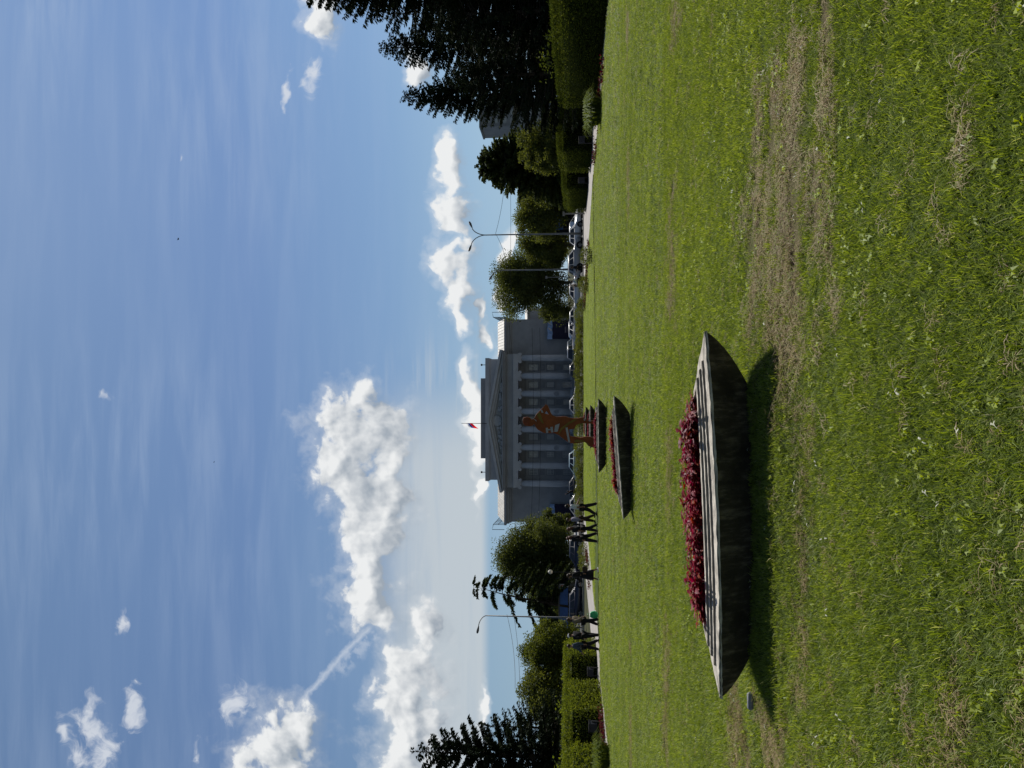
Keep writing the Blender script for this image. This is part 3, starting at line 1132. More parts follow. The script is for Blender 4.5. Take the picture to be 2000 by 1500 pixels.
def hedge(name, label, boxes, leaf, mat, dens=300, seed=1, sprigs=(), group=None):
    """boxes: (x0,x1,y0,y1,z0,z1_at_y0,z1_at_y1) — one clipped hedge built of joined bays"""
    r_ = np.random.default_rng(seed)
    V, Fq, mi = [], [], []
    off = 0
    for (x0, x1, y0, y1, z0, za, zb) in boxes:
        c = 0.26
        v = np.array([(x0 + c, y0 + c, z0), (x1 - c, y0 + c, z0), (x1 - c, y1 - c, z0), (x0 + c, y1 - c, z0), (x0 + c, y0 + c, za - .36), (x1 - c, y0 + c, za - .36), (x1 - c, y1 - c, zb - .36), (x0 + c, y1 - c, zb - .36)])
        f = np.array([(3, 2, 1, 0), (4, 5, 6, 7), (0, 1, 5, 4), (1, 2, 6, 5), (2, 3, 7, 6), (3, 0, 4, 7)]) + off
        V.append(v), Fq.append(f), mi.append(np.zeros(6))
        off += 8
        zt = (za + zb) / 2
        faces = [((x0, x0), (y0, y1), (0, 1), (-1, 0, 0)), ((x1, x1), (y0, y1), (0, 1), (1, 0, 0)), ((x0, x1), (y0, y0), (0, 1), (0, -1, 0)), ((x0, x1), (y1, y1), (0, 1), (0, 1, 0)), ((x0, x1), (y0, y1), (1, 1), (0, 0, 1))]
        for (xa, xb), (ya, yb), (sa, sb), nr in faces:
            ar = (abs(xb - xa) or 1) * (abs(yb - ya) or 1) * ((zt - z0) if sa != sb else 1)
            n = int(ar * dens * (1.3 if nr[2] else 1))
            X, Y, T = r_.uniform(xa, xb, n), r_.uniform(ya, yb, n), r_.uniform(sa, sb, n) if sa != sb else np.ones(n)
            if nr[2]:
                X = x0 + (x1 - x0) * (0.12 + 0.76 * (X - x0) / (x1 - x0))
            top = za + (zb - za) * (Y - y0) / max(y1 - y0, 1e-6)
            top = top + 0.14 * (fbm(X * 1.1, Y * 1.1, 5) - .5) + 0.08 * (fbm(X * 4, Y * 4, 6) - .5)
            Z = z0 + T * (top - z0)
            # soften the upper arrises
            k = sstep(0.72, 1.0, T) ** 2 * 0.34
            X = X + np.where(X < (x0 + x1) / 2, k, -k) * (nr[0] != 0)
            Y = Y + np.where(Y < (y0 + y1) / 2, k, -k) * (nr[1] != 0)
            C = np.stack([X, Y, Z], -1) + np.array(nr) * r_.normal(-0.03, 0.055, (n, 1)) + r_.normal(0, .02, (n, 3))
            D = np.array(nr) * 0.8 + r_.normal(0, .7, (n, 3)) + np.array([0, 0, .35])
            v, f = cards(C, D, leaf * r_.uniform(.6, 1.3, n), leaf * r_.uniform(.4, .7, n), r_, .12)
            V.append(v), Fq.append(f + off), mi.append(np.ones(n))
            off += len(v)
    for (sx, sy, sz, sr, sn) in sprigs:
        n = sn
        C = np.array([sx, sy, sz]) + r_.normal(0, 1, (n, 3)) * np.array([sr, sr, sr * .8])
        v, f = cards(C, r_.normal(0, 1, (n, 3)), leaf * 1.6 * r_.uniform(.8, 1.4, n), leaf * 1.2, r_, .1)
        V.append(v), Fq.append(f + off), mi.append(np.ones(n))
        off += len(v)
    o = np_mesh(name, np.concatenate(V), np.concatenate(Fq), [CORE, mat], midx=np.concatenate(mi))
    return tag(o, label, 'hedge', group)


Z0 = -0.12
left_boxes = [(-18.6, -17.2, 20, 43.2, Z0, 1.75, 1.72)]
for (ya, yb) in ((40.2, 43.3), (33.4, 36.9), (25.0, 30.4)):
    left_boxes.append((-17.25, -15.15, ya, yb, Z0, 1.70, 1.70))
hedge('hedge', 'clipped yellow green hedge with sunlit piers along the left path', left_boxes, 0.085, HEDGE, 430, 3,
      sprigs=[(-17.3, 38.6, 1.86, .22, 60), (-17.2, 31.9, 1.9, .25, 90), (-17.1, 42.4, 1.85, .15, 40)])
rb = [(17.6, 19.2, 22, 66, Z0, 2.40, 1.80), (15.5, 17.65, 24, 40.4, Z0, 2.34, 2.05), (15.6, 17.65, 48.2, 53.0, Z0, 2.22, 2.08), (15.6, 17.65, 57.5, 65.2, Z0, 1.98, 1.78)]
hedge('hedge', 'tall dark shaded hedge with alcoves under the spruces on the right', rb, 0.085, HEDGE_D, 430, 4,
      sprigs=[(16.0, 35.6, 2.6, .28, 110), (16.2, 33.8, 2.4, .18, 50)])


# ------------------------------------------------------------------ trees
BARK = M('bark', (0.055, 0.042, 0.032), 0.95, 0.3, 6.0, bump=0.02, streak=(6, 6, 1))
BARK_G = M('grey bark', (0.085, 0.075, 0.062), 0.95, 0.3, 6.0, bump=0.02, streak=(6, 6, 1))
SPRUCE = LEAF('spruce needles', (0.009, 0.015, 0.008), (0.026, 0.036, 0.015), 0.08, 0.02, 0.25, (0.055, 0.062, 0.028), 0.05)
LARCH_G = LEAF('feathery needles', (0.032, 0.046, 0.014), (0.085, 0.105, 0.028), 0.40, 0.04, 0.6, drift=0.55)
LARCH = LEAF('larch needles', (0.018, 0.028, 0.010), (0.050, 0.066, 0.018), 0.26, 0.04, 0.25)
LEAFD = LEAF('broad leaves deep green', (0.044, 0.060, 0.013), (0.120, 0.142, 0.030), 0.46, 0.06, 0.8, (0.085, 0.10, 0.025), 0.08, drift=0.6)
LEAFM = LEAF('broad leaves mid green', (0.058, 0.074, 0.014), (0.150, 0.170, 0.032), 0.48, 0.06, 0.8, (0.11, 0.13, 0.03), 0.10, drift=0.6)
LEAFL = LEAF('broad leaves yellow green', (0.060, 0.080, 0.013), (0.140, 0.168, 0.028), 0.45, 0.05, 0.8, (0.14, 0.15, 0.035), 0.1, drift=0.6)


def spruce(label, base, H, Rb, seed, group, mat=None, z_low=0.6, card=(0.26, 0.46, 0.075), whorl=0.42, nb=8, power=0.85, droop=0.35, sparse=1.0, name='spruce_tree', cat='tree', round_top=0.0, dens=1.0, lean=0.0, rise=0.45, tip=0.16):
    mat = mat or SPRUCE
    r_ = np.random.default_rng(seed)
    root = thing(name, label, cat, base, 0, group)
    b = MB()
    b.smooth = True
    r0 = 0.012 * H + 0.06
    b.tube([(0, 0, -0.15), (lean * .2, 0, H * .3), (lean * .6, 0.02, H * .7), (lean, 0, H * .985)], [r0, r0 * .75, r0 * .36, 0.015], 8)
    b.build('trunk', BARK, root)
    C, D, L, Wd, LB = [], [], [], [], MB()
    z = z_low
    while z < H * 0.985:
        q = z / H
        prof = Rb * (1 - q) ** power
        if round_top:
            prof = Rb * (1 - abs(2 * q - 0.85) ** 2.2) ** 0.6 if abs(2 * q - .85) < 1 else Rb * 0.12
        nbr = max(4, int(nb * (0.65 + 0.5 * (1 - q))))
        a0 = r_.uniform(0, 6.28)
        for k in range(nbr):
            if r_.uniform() > sparse:
                continue
            a = a0 + 6.283 * k / nbr + r_.normal(0, .25)
            zj = z + r_.normal(0, .4) * whorl
            Lb = max(0.18, prof * r_.uniform(.72, 1.16))
            ca, sa = math.cos(a), math.sin(a)
            up0 = rise * q - droop * (1 - q) + r_.normal(0, .07)
            pts = []
            ns = max(2, int(Lb / 0.16))
            for j in range(ns + 1):
                t = j / ns
                zz = zj + Lb * (up0 * t + tip * t * t * (1.0 if t > .4 else .4))
                pts.append((lean * q + ca * Lb * t, sa * Lb * t, zz))
            if Lb > 0.9:
                LB.tube([pts[0], pts[ns // 2], pts[-1]], [0.012 + 0.010 * Lb, 0.008 + .006 * Lb, 0.006], 4, False)
            for j in range(ns + 1):
                t = j / ns
                if t < 0.12:
                    continue
                wid = (0.55 + 0.45 * (1 - t)) * min(1.0, 0.35 + 0.4 * Lb)
                m = max(2, int(round((6.5 * dens) * (0.5 + 0.5 * min(1, Lb)))))
                for _ in range(m):
                    side = r_.choice((-1, 1))
                    sp = r_.uniform(0.25, 1.0)
                    dx = ca * (0.75) - sa * side * sp
                    dy = sa * (0.75) + ca * side * sp
                    C.append((pts[j][0] + r_.normal(0, .04), pts[j][1] + r_.normal(0, .04), pts[j][2] + r_.normal(0, .035)))
                    D.append((dx, dy, r_.normal(-0.38, .32)))
                    L.append(r_.uniform(card[0], card[1]) * wid + 0.05)
                    Wd.append(card[2] * r_.uniform(.7, 1.4))
        z += whorl * r_.uniform(.8, 1.2) * (0.65 + 0.5 * (1 - q))
    for k in range(26):                                                # leader
        C.append((lean, 0, H * (0.955 + .045 * k / 26)))
        D.append((r_.normal(0, .6), r_.normal(0, .6), 0.6))
        L.append(0.18)
        Wd.append(0.05)
    V, Fq = cards(np.array(C), np.array(D), np.array(L), np.array(Wd), r_, 0.05)
    cr = np_mesh('crown', V, Fq, mat, root)
    if LB.v:
        LB.build('limbs', BARK, root, fix=False)
    return root


def broadleaf(label, base, H, W, z_low, seed, group, mat, nlobe=9, nclump=130, nleaf=180, leaf=0.16, bark=None, name='broadleaf_tree', lobe_r=0.42, Wy=None):
    r_ = np.random.default_rng(seed)
    root = thing(name, label, 'tree', base, 0, group)
    Wy = Wy or W
    z_low = min(z_low, 0.25)
    W, Wy = W * 1.10, Wy * 1.10
    zc, hz = (z_low + H) / 2, (H - z_low) / 2
    lobes = []
    for k in range(nlobe):
        d = unit(r_.normal(size=3) + np.array([0, 0, .05]))
        f = r_.uniform(.46, .74)
        wd = 1.12 if d[2] < 0 else 1.0
        lobes.append((np.array([d[0] * W / 2 * f * wd, d[1] * Wy / 2 * f * wd, zc + d[2] * hz * f]), lobe_r * r_.uniform(.58, 1.12)))
    lobes.append((np.array([0, 0, zc + hz * .5]), lobe_r))
    b = MB()
    b.smooth = True
    r0 = 0.022 * H + 0.05
    b.tube([(0, 0, -0.15), (r_.normal(0, .05), r_.normal(0, .05), z_low * .6 + .2), (r_.normal(0, .15), r_.normal(0, .15), zc), (r_.normal(0, .25), 0, H * .8)], [r0, r0 * .8, r0 * .5, .03], 8)
    for (c, rr) in lobes:
        st = np.array([0, 0, z_low * .5 + .25 * (zc - z_low * .5) + r_.uniform(0, .5) * hz])
        mid = st * .5 + c * .5 + np.array([0, 0, -.06 * H])
        b.tube([tuple(st), tuple(mid), tuple(c)], [r0 * .42, r0 * .28, .025], 5, False)
    b.build('trunk', bark or BARK_G, root, fix=False)
    Vs, Fs, off = [], [], 0
    for k in range(nclump):
        c, rr = lobes[k % len(lobes)]
        d = unit(r_.normal(size=3) + np.array([0, 0, .15]))
        rad = np.array([W / 2, Wy / 2, hz]) * rr
        cc = c + d * rad * r_.uniform(.62, 1.05)
        cl = min(W, 2 * hz) * r_.uniform(.040, .075)
        n = int(nleaf * 1.15 * r_.uniform(.6, 1.3))
        P = cc + np.clip(r_.normal(0, 1, (n, 3)), -1.7, 1.7) * cl * np.array([1, 1, .72])
        Dd = unit(P - cc) * .6 + r_.normal(0, .7, (n, 3)) + np.array([0, 0, -.15])
        v, f = cards(P, Dd, leaf * r_.uniform(.6, 1.35, n), leaf * r_.uniform(.5, .85, n), r_, .1)
        Vs.append(v), Fs.append(f + off)
        off += len(v)
    # inner foliage so that the middle is dense
    n = int(nclump * nleaf * .12)
    P = np.array([0, 0, zc]) + unit(r_.normal(size=(n, 3))) * (r_.uniform(0, 1, (n, 1)) ** .5) * np.array([W / 2, Wy / 2, hz]) * .72
    v, f = cards(P, r_.normal(size=(n, 3)), leaf * 1.5, leaf * 1.1, r_, .1)
    Vs.append(v), Fs.append(f + off)
    np_mesh('crown', np.concatenate(Vs), np.concatenate(Fs), mat, root)
    return root


def tree_at(px_top, py, Y, zg=-0.12):
    p = at(px_top, py, Y)
    return (p.x, Y, zg), p.z - zg


GR = 'trees behind the right hedge'
GL = 'trees behind the left hedge'
b0, h0 = tree_at(545, -45, 46)
spruce('towering dark spruce at the right edge, its top cut off by the picture', b0, h0, 6.4, 21, GR, dens=1.6, nb=13, whorl=.40, power=.72, card=(.32, .6, .09))
b0, h0 = tree_at(784, 191, 49)
spruce('slender dark spruce with a sharp free tip beside the towering one', b0, h0, 3.1, 22, GR, dens=1.6, power=.66, nb=11, whorl=.36)
b0, h0 = tree_at(740, 95, 58)
spruce('dark spruce half hidden between the towering and the slender spruce', b0, h0, 4.6, 23, GR, dens=1.0, power=.7, nb=9, card=(.34, .6, .10))
b0, h0 = tree_at(880, 150, 44)
spruce('low bushy dark spruce filling the gap under the towering one', b0, h0, 3.4, 24, GR, dens=1.0, power=.55, nb=9, z_low=.4)
b0, h0 = tree_at(850, 30, 43)
spruce('low bushy dark spruce behind the hedge at the right border', b0, h0, 4.2, 25, GR, dens=1.0, power=.5, nb=9, z_low=.4)
b0, h0 = tree_at(938, 322, 84)
spruce('feathery rounded conifer left of the slender spruce', b0, h0, 5.2, 26, GR, mat=LARCH_G, dens=2.0, power=.42, nb=15, whorl=.34, card=(.4, .75, .14), droop=.06, rise=.30, tip=.0, name='larch_tree', round_top=0.0)
b0, h0 = tree_at(1003, 278, 74)
broadleaf('low dull green leafy tree under the slender spruce', b0, h0, 5.6, .8, 31, GR, LEAFM, leaf=.17)
b0, h0 = tree_at(1002, 415, 92)
broadleaf('broad leafy tree behind the white car, level rounded top', b0, h0, 7.4, 1.0, 32, GR, LEAFM, nclump=160, leaf=.19)
b0, h0 = tree_at(1008, 362, 88)
broadleaf('leafy tree just behind the end of the right hedge', b0, h0, 5.6, 1.0, 36, GR, LEAFM, nclump=120, leaf=.18)
b0, h0 = tree_at(966, 553, 112)
broadleaf('tall dense round tree beside the right wing of the museum', b0, h0, 11.2, .2, 33, GR, LEAFD, nclump=330, leaf=.22, nlobe=15, lobe_r=.46)
b0, h0 = tree_at(1010, 480, 104)
broadleaf('medium leafy tree between the round tree and the tall double lamp', b0, h0, 6.0, 1.0, 34, GR, LEAFM, nclump=120, leaf=.2)
b0, h0 = tree_at(1006, 392, 98)
broadleaf('leafy tree standing between the feathery conifer and the double-armed lamp', b0, h0, 8.0, .2, 38, GR, LEAFM, nclump=160, leaf=.19)
b0, h0 = tree_at(1028, 446, 112)
broadleaf('wide leafy tree filling the gap behind the double-armed lamp', b0, h0, 9.0, .2, 37, GR, LEAFM, nclump=150, leaf=.2)
b0, h0 = tree_at(1048, 606, 116)
broadleaf('small dark tree standing against the right wing of the museum', b0, h0, 4.0, .6, 35, GR, LEAFD, nclump=50, leaf=.2)

b0, h0 = tree_at(803, 1468, 44)
spruce('dark spruce with a sharp tip and open drooping branches at the left edge', b0, h0, 3.5, 41, GL, dens=1.5, power=.72, nb=9, whorl=.50, sparse=.95, card=(.34, .58, .10))
b0, h0 = tree_at(958, 1418, 47)
spruce('low dark spruce in front of the leafy trees, right of the pointed spruce', b0, h0, 3.0, 42, GL, dens=1.0, power=.6, nb=8, z_low=.4)
b0, h0 = tree_at(900, 1530, 47)
spruce('dark spruce half outside the picture at the left border', b0, h0, 3.4, 43, GL, dens=1.0, power=.65, nb=8, z_low=.4)
b0, h0 = tree_at(1012, 1275, 66)
broadleaf('mid green leafy tree above the left hedge, the lower rounded one', b0, h0, 5.0, .6, 44, GL, LEAFL, nclump=140, leaf=.16)
b0, h0 = tree_at(1008, 1345, 63)
broadleaf('mid green leafy tree between the low spruce and the lower rounded tree', b0, h0, 5.2, .6, 45, GL, LEAFM, nclump=140, leaf=.16)
b0, h0 = tree_at(928, 1150, 84)
spruce('sparse larch with a bent tip and long hanging limbs over the bus shelter', (b0[0] - 2.0, b0[1], b0[2]), h0, 5.2, 46, GL, mat=LARCH, dens=1.9, power=.42, nb=6, whorl=.80, droop=.32, sparse=.72, card=(.35, .75, .15), rise=.12, tip=-.28, z_low=3.2, name='larch_tree', lean=2.2)
b0, h0 = tree_at(962, 1086, 92)
broadleaf('big dense round tree beside the left wing of the museum', b0, h0, 8.8, .2, 47, GL, LEAFD, nclump=320, leaf=.2, nlobe=15, lobe_r=.45)
b0, h0 = tree_at(1046, 1024, 98)
broadleaf('small dark tree at the foot of the left wing', b0, h0, 4.0, .5, 48, GL, LEAFD, nclump=50, leaf=.2)
b0, h0 = tree_at(1030, 1160, 108)
broadleaf('dark tree right behind the blue bus shelter', b0, h0, 7.0, .8, 49, GL, LEAFD, nclump=120, leaf=.22)
b0, h0 = tree_at(1036, 1105, 104)
broadleaf('dark leafy tree joining the big round tree on its left side', b0, h0, 6.5, .2, 51, GL, LEAFD, nclump=120, leaf=.2)
b0, h0 = tree_at(1050, 1225, 112)
broadleaf('dark tree behind the shelter, partly hidden by the left lamp post', b0, h0, 7.0, .8, 50, GL, LEAFD, nclump=120, leaf=.22)
GF = 'far trees closing the view'
for k, (v, yy_, Yd, w_) in enumerate(((1072, 470, 150, 11), (1070, 400, 150, 12), (1066, 330, 140, 12), (1060, 250, 130, 12), (1060, 150, 120, 12), (1062, 40, 110, 12), (1074, 1130, 160, 12), (1070, 1210, 150, 12), (1066, 1290, 130, 12), (1062, 1370, 120, 12), (1060, 1460, 110, 12))):
    b0, h0 = tree_at(v, yy_, Yd)
    broadleaf('dim dark tree far behind the ' + ('right' if yy_ < 750 else 'left') + ' hedge, one of the background row', b0, h0, w_, .3, 60 + k, GF, LEAFD, nclump=60, nleaf=120, leaf=.32, nlobe=8)

# loose clumps along the lawn edges
BLADE = LEAF('daylily blades', (0.055, 0.085, 0.014), (0.15, 0.19, 0.035), 0.45, 0.04, .8)


def clump(name, label, cat, base, h, w, n, mat, seed, width=0.03, group=None, spread=.8):
    r_ = np.random.default_rng(seed)
    V, Fq = [], []
    for i in range(n):
        a, rr = r_.uniform(0, 6.283), w * .35 * math.sqrt(r_.uniform())
        p = np.array([rr * math.cos(a), rr * math.sin(a), 0.])
        a2 = a + r_.normal(0, .5)
        out = np.array([math.cos(a2), math.sin(a2), 0]) * w * .5 * spread * r_.uniform(.3, 1.1)
        hh = h * r_.uniform(.55, 1.1)
        sd = np.array([-math.sin(a2), math.cos(a2), 0]) * width * r_.uniform(.6, 1.2)
        q = [p, p + out * .35 + np.array([0, 0, hh * .75]), p + out * .8 + np.array([0, 0, hh]), p + out * 1.3 + np.array([0, 0, hh * .72])]
        o = len(V)
        for j, x in enumerate(q):
            ww = (1, 1, .7, .12)[j]
            V += [x - sd * ww, x + sd * ww]
        Fq += [(o + 2 * j, o + 2 * j + 1, o + 2 * j + 3, o + 2 * j + 2) for j in range(3)]
    o = np_mesh(name, np.array(V), np.array(Fq), mat)
    o.location = base
    return tag(o, label, cat, group)


p = gr(1174, 216)
clump('daylily', 'big arching clump of long leaves at the foot of the right hedge', 'plant', (p.x, p.y, 0), .80, 1.7, 420, BLADE, 5, .022)
p = gr(1190, 1485)
clump('daylily', 'big arching clump of long leaves at the foot of the left hedge', 'plant', (p.x, p.y, 0), .62, 1.5, 380, BLADE, 6, .02)


def shrub(label, base, h, w, seed, mat, group, n=700, leaf=.09):
    r_ = np.random.default_rng(seed)
    root = thing('low_shrub', label, 'shrub', base, 0, group)
    P = unit(r_.normal(size=(n, 3))) * (r_.uniform(.35, 1, (n, 1)) ** .5) * np.array([w / 2, w / 2, h * .55]) + np.array([0, 0, h * .5])
    P += r_.normal(0, .05, (n, 3))
    P = P[P[:, 2] > 0]
    v, f = cards(P, P - np.array([0, 0, .1]) + r_.normal(0, .3, P.shape) * w, leaf * r_.uniform(.7, 1.6, len(P)), leaf * .5, r_, .1)
    np_mesh('foliage', v, f, mat, root)
    b = MB()
    for k in range(5):
        a = 6.283 * k / 5
        b.tube([(0.03 * math.cos(a), .03 * math.sin(a), -.1), (w * .22 * math.cos(a), w * .22 * math.sin(a), h * .6)], [.02, .008], 5)
    b.build('stems', BARK, root)
    return root


GS = 'shrubs in the row between far lawn and road'
for k in range(24):
    yy_ = 612 + k * 17.2 + random.uniform(-5, 5)
    p = gr(1143, yy_, -0.1)
    shrub('rounded shrub in the low row in front of the parked cars', (p.x, 70.9 + random.uniform(-.4, .4), -.12), random.uniform(.85, 1.12), random.uniform(1.5, 2.2), 300 + k, LEAFM if k % 3 else LEAFL, GS, 1100, .10)
for k, (v, yy_, hh, ww, lb) in enumerate(((1157, 500, .8, 1.15, 'dark tufted shrub on the right lawn edge, nearest of its line'), (1150, 556, .78, 1.3, 'tufted shrub on the right lawn edge in front of the people'), (1144, 596, .75, 1.4, 'tufted shrub on the right lawn edge near the small silver car'), (1146, 1078, .7, 1.6, 'shrub on the left lawn edge in front of the dark car'), (1149, 1102, .7, 1.3, 'shrub on the left lawn edge beside the woman in the black skirt'))):
    p = gr(v, yy_, 0)
    shrub(lb, (p.x, p.y, -.05), hh, ww, 330 + k, LEAFD if k == 0 else LEAFM, 'shrubs along the lawn edges', 800, .10)


# flower borders let into the turf
BORD = LEAF('bedding leaves', (0.045, 0.010, 0.010), (0.15, 0.018, 0.018), 0.3, 0.05, 1.2, (0.09, 0.12, 0.03), 0.25)


def border(label, pts, width, seed, frac=.9):
    r_ = np.random.default_rng(seed)
    P = [gr(*q) for q in pts]
    C = []
    for a, b in zip(P[:-1], P[1:]):
        ln = (b - a).length
        n = int(ln * 80)
        t = r_.uniform(0, 1, n)
        X = np.array(a)[None] * (1 - t[:, None]) + np.array(b)[None] * t[:, None]
        X = X + r_.normal(0, 1, (n, 3)) * np.array([width * .3, width * .3, 0])
        C.append(X)
    C = np.concatenate(C)
    k = vnoise(C[:, 0] * .7 + 4, C[:, 1] * .7, seed) < frac
    C = C[k]
    C[:, 2] = hgt(C[:, 0], C[:, 1]) + r_.uniform(.03, .2, len(C))
    v, f = cards(C, r_.normal(size=C.shape) + np.array([0, 0, .3]), .10 * r_.uniform(.7, 1.4, len(C)), .07, r_, .1)
    o = np_mesh('border_flowers', v, f, BORD)
    return tag(o, label, 'flowers', kind='stuff')


border('thin broken strip of dark red bedding along the right lawn edge', [(1193, -60), (1187, 60), (1180, 145), (1174, 190), (1167, 290), (1161, 340)], .35, 3, .62)
border('thin strip of dark red bedding along the left lawn edge', [(1177, 1380), (1182, 1430), (1188, 1478)], .4, 4, .85)
border('thin broken strip of red bedding along the far right lawn edge', [(1153, 470), (1148, 540), (1144, 600)], .35, 5, .6)
border('thin broken strip of red bedding along the far left lawn edge', [(1147, 1060), (1151, 1110), (1155, 1150)], .35, 6, .6)


# ------------------------------------------------------------------ museum
ST = M('museum stone', (0.275, 0.288, 0.312), 0.9, 0.10, 0.5, bump=0.01, spec=0.2)
ST_L = M('museum column stone', (0.44, 0.455, 0.485), 0.9, 0.08, 0.7, bump=0.006, spec=0.2)
ST_D = M('museum portico wall', (0.345, 0.355, 0.375), 0.9, 0.12, 0.6, bump=0.01, spec=0.2)
ROOFM = M('pale sheet roof', (0.50, 0.48, 0.44), 0.6, 0.25, 1.3, spec=0.3)
DARKM = M('dark iron', (0.030, 0.030, 0.032), 0.8, 0.2, 4.0, spec=0.1)
WPANE = M('museum window pane', (0.33, 0.35, 0.385), 0.12, 0.2, 0.8, spec=0.6)
WFR = M('museum window frame', (0.48, 0.49, 0.50), 0.7, 0.08, 3.0)
YM = 128.0
mus = thing('museum', 'grey neoclassical museum with eight columns, a pediment and a flag on its roof', 'building', (at(1125, 822, YM).x, YM, 0))
MX = mus.location.x
SM = YM / F


def mx(y):
    return (750 - y) * SM - MX


def mz(v):
    return EYE + (1108 - v) * SM * 1.0


def mbx(b, v0, v1, y0, y1, d0, d1):
    b.box(mx(y0), mx(y1), d0, d1, mz(v0), mz(v1))


CY = [699.2, 734.0, 768.8, 803.6, 838.8, 874.0, 909.4, 944.4]
# steps and platform
b = MB()
mbx(b, 1119.2, 1126, 686, 958, -1.7, 6)
for k in range(5):
    b.box(mx(690), mx(954), -1.7 - 0.34 * (k + 1), -1.7 - .34 * k, -.05, mz(1119.2) - 0.14 * (k + 1))
b.build('steps', ST, mus)
# portico wall
b = MB()
mbx(b, 1003.5, 1126.2, 690, 954, 4.0, 22)
b.build('portico_wall', ST_D, mus)
# wings
for (ya, yb, nm) in ((621, 693, 'r'), (951, 1025, 'l')):
    b = MB()
    mbx(b, 997, 1126.4, ya, yb, 2.4, 23)
    for v in (1010, 1024, 1042, 1060, 1079, 1098):
        mbx(b, v, v + 0.35, ya - .3, yb + .3, 2.36, 2.40)
    mbx(b, 1112, 1126.3, ya - 1, yb + 1, 2.2, 2.4)
    b.build('wing_wall', ST, mus)
    b = MB()
    mbx(b, 993, 997, ya - 1, yb + 1, 2.0, 23.2)
    mbx(b, 988, 993, ya - 2, yb + 2, 1.5, 23.6)
    mbx(b, 983.5, 988, ya - 4, yb + 4, 0.9, 24.2)
    b.build('wing_cornice', ST, mus)
    # pitched metal roof, seams standing proud
    b = MB()
    xa, xb = mx(yb), mx(ya)
    z0, z1 = mz(983.5), mz(966.5) + .3
    b.prism([(1.3, z0), (8.5, z1), (16.0, z0)], 'x', xa, xb)
    for k in range(12):
        x = xa + (xb - xa) * (k + .5) / 12
        b.prism([(1.25, z0 + .05), (8.5, z1 + .09), (8.5, z1 + .02), (1.35, z0 - .02)], 'x', x - .04, x + .04)
    b.build('wing_roof', ROOFM, mus)
    # roof guard rail
    b = MB()
    yr = ya - 3 if nm == 'r' else yb + 3
    x = mx(yr)
    for k in range(11):
        yk = 1.0 + k * 1.3
        b.tube([(x, yk, mz(984)), (x, yk, mz(962) - k * .1)], .05, 5)
    for dz in (0.0, 0.9):
        b.tube([(x, 1.0, mz(962) - dz), (x, 14.0, mz(962) - dz - 1.0)], .05, 5)
    b.tube([(x, 1.0, mz(962)), (x + (.9 if nm == 'r' else -.9), 1.0, mz(962) + .2), (x + (.9 if nm == 'r' else -.9), 1.0, mz(984))], .05, 5)
    b.build('roof_railing', DARKM, mus)
# lower side annex on the right
b = MB()
mbx(b, 1030, 1126.6, 596, 619, 5, 24)
mbx(b, 1027, 1030, 595, 620, 4.6, 24.4)
b.build('annex_wall', ST, mus)
b = MB()
b.prism([(4.7, mz(1027)), (10, mz(1019)), (18, mz(1027))], 'x', mx(620), mx(595))
b.build('annex_roof', ROOFM, mus)
# columns
for i, y in enumerate(CY):
    cx = mx(y)
    b = MB()
    b.smooth = True
    rb = 0.60
    zt, zb = mz(1018.5), mz(1118.6)
    n = 20
    prof = [(rb * 1.0, zb + .45), (rb * .995, zb + 2.5), (rb * .95, zb + 5.5), (rb * .86, zt)]
    b.lathe(prof, cx, 0, n)
    b.smooth = False
    col = b.build('column', ST_L, mus)
    b = MB()
    b.box(cx - .80, cx + .80, -.80, .80, zb - .05, zb + .18)
    b.lathe([(.76, zb + .18), (.78, zb + .28), (.66, zb + .36), (.70, zb + .42), (.62, zb + .46)], cx, 0, 20)
    b.build('base', ST_L, col)
    b = MB()
    zt2 = mz(1012.2)
    b.lathe([(rb * .86, zt - .02), (rb * 1.0, zt + .12), (rb * 1.05, zt + .22)], cx, 0, 20)
    b.box(cx - .80, cx + .80, -.78, .78, zt2 - .16, zt2)
    for sx in (-1, 1):
        # volutes
        pr = [(cx + sx * .64 + .30 * math.cos(2 * math.pi * k / 14), zt + .22 + .30 * math.sin(2 * math.pi * k / 14)) for k in range(14)]
        b.prism(pr, 'y', -.72, .72)
        pr = [(cx + sx * .64 + .12 * math.cos(2 * math.pi * k / 10), zt + .22 + .12 * math.sin(2 * math.pi * k / 10)) for k in range(10)]
        b.prism(pr, 'y', -.77, -.715)
    b.box(cx - .5, cx + .5, -.66, .66, zt + .2, zt2 - .16)
    b.build('capital', ST_L, col)
    if i in (2, 3, 5):
        b = MB()
        zc = mz(1087)
        pr = [(cx + .42 * math.cos(2 * math.pi * k / 20), zc + .50 * math.sin(2 * math.pi * k / 20)) for k in range(20)]
        b.prism(pr, 'y', -.74, -.5)
        b.build('medallion', ST, col)
        b = MB()
        pts = [(cx + .36 * math.cos(2 * math.pi * k / 16), -.76, zc + .43 * math.sin(2 * math.pi * k / 16)) for k in range(17)]
        b.tube(pts, .06, 5, False)
        b.build('wreath', ST_D, col)
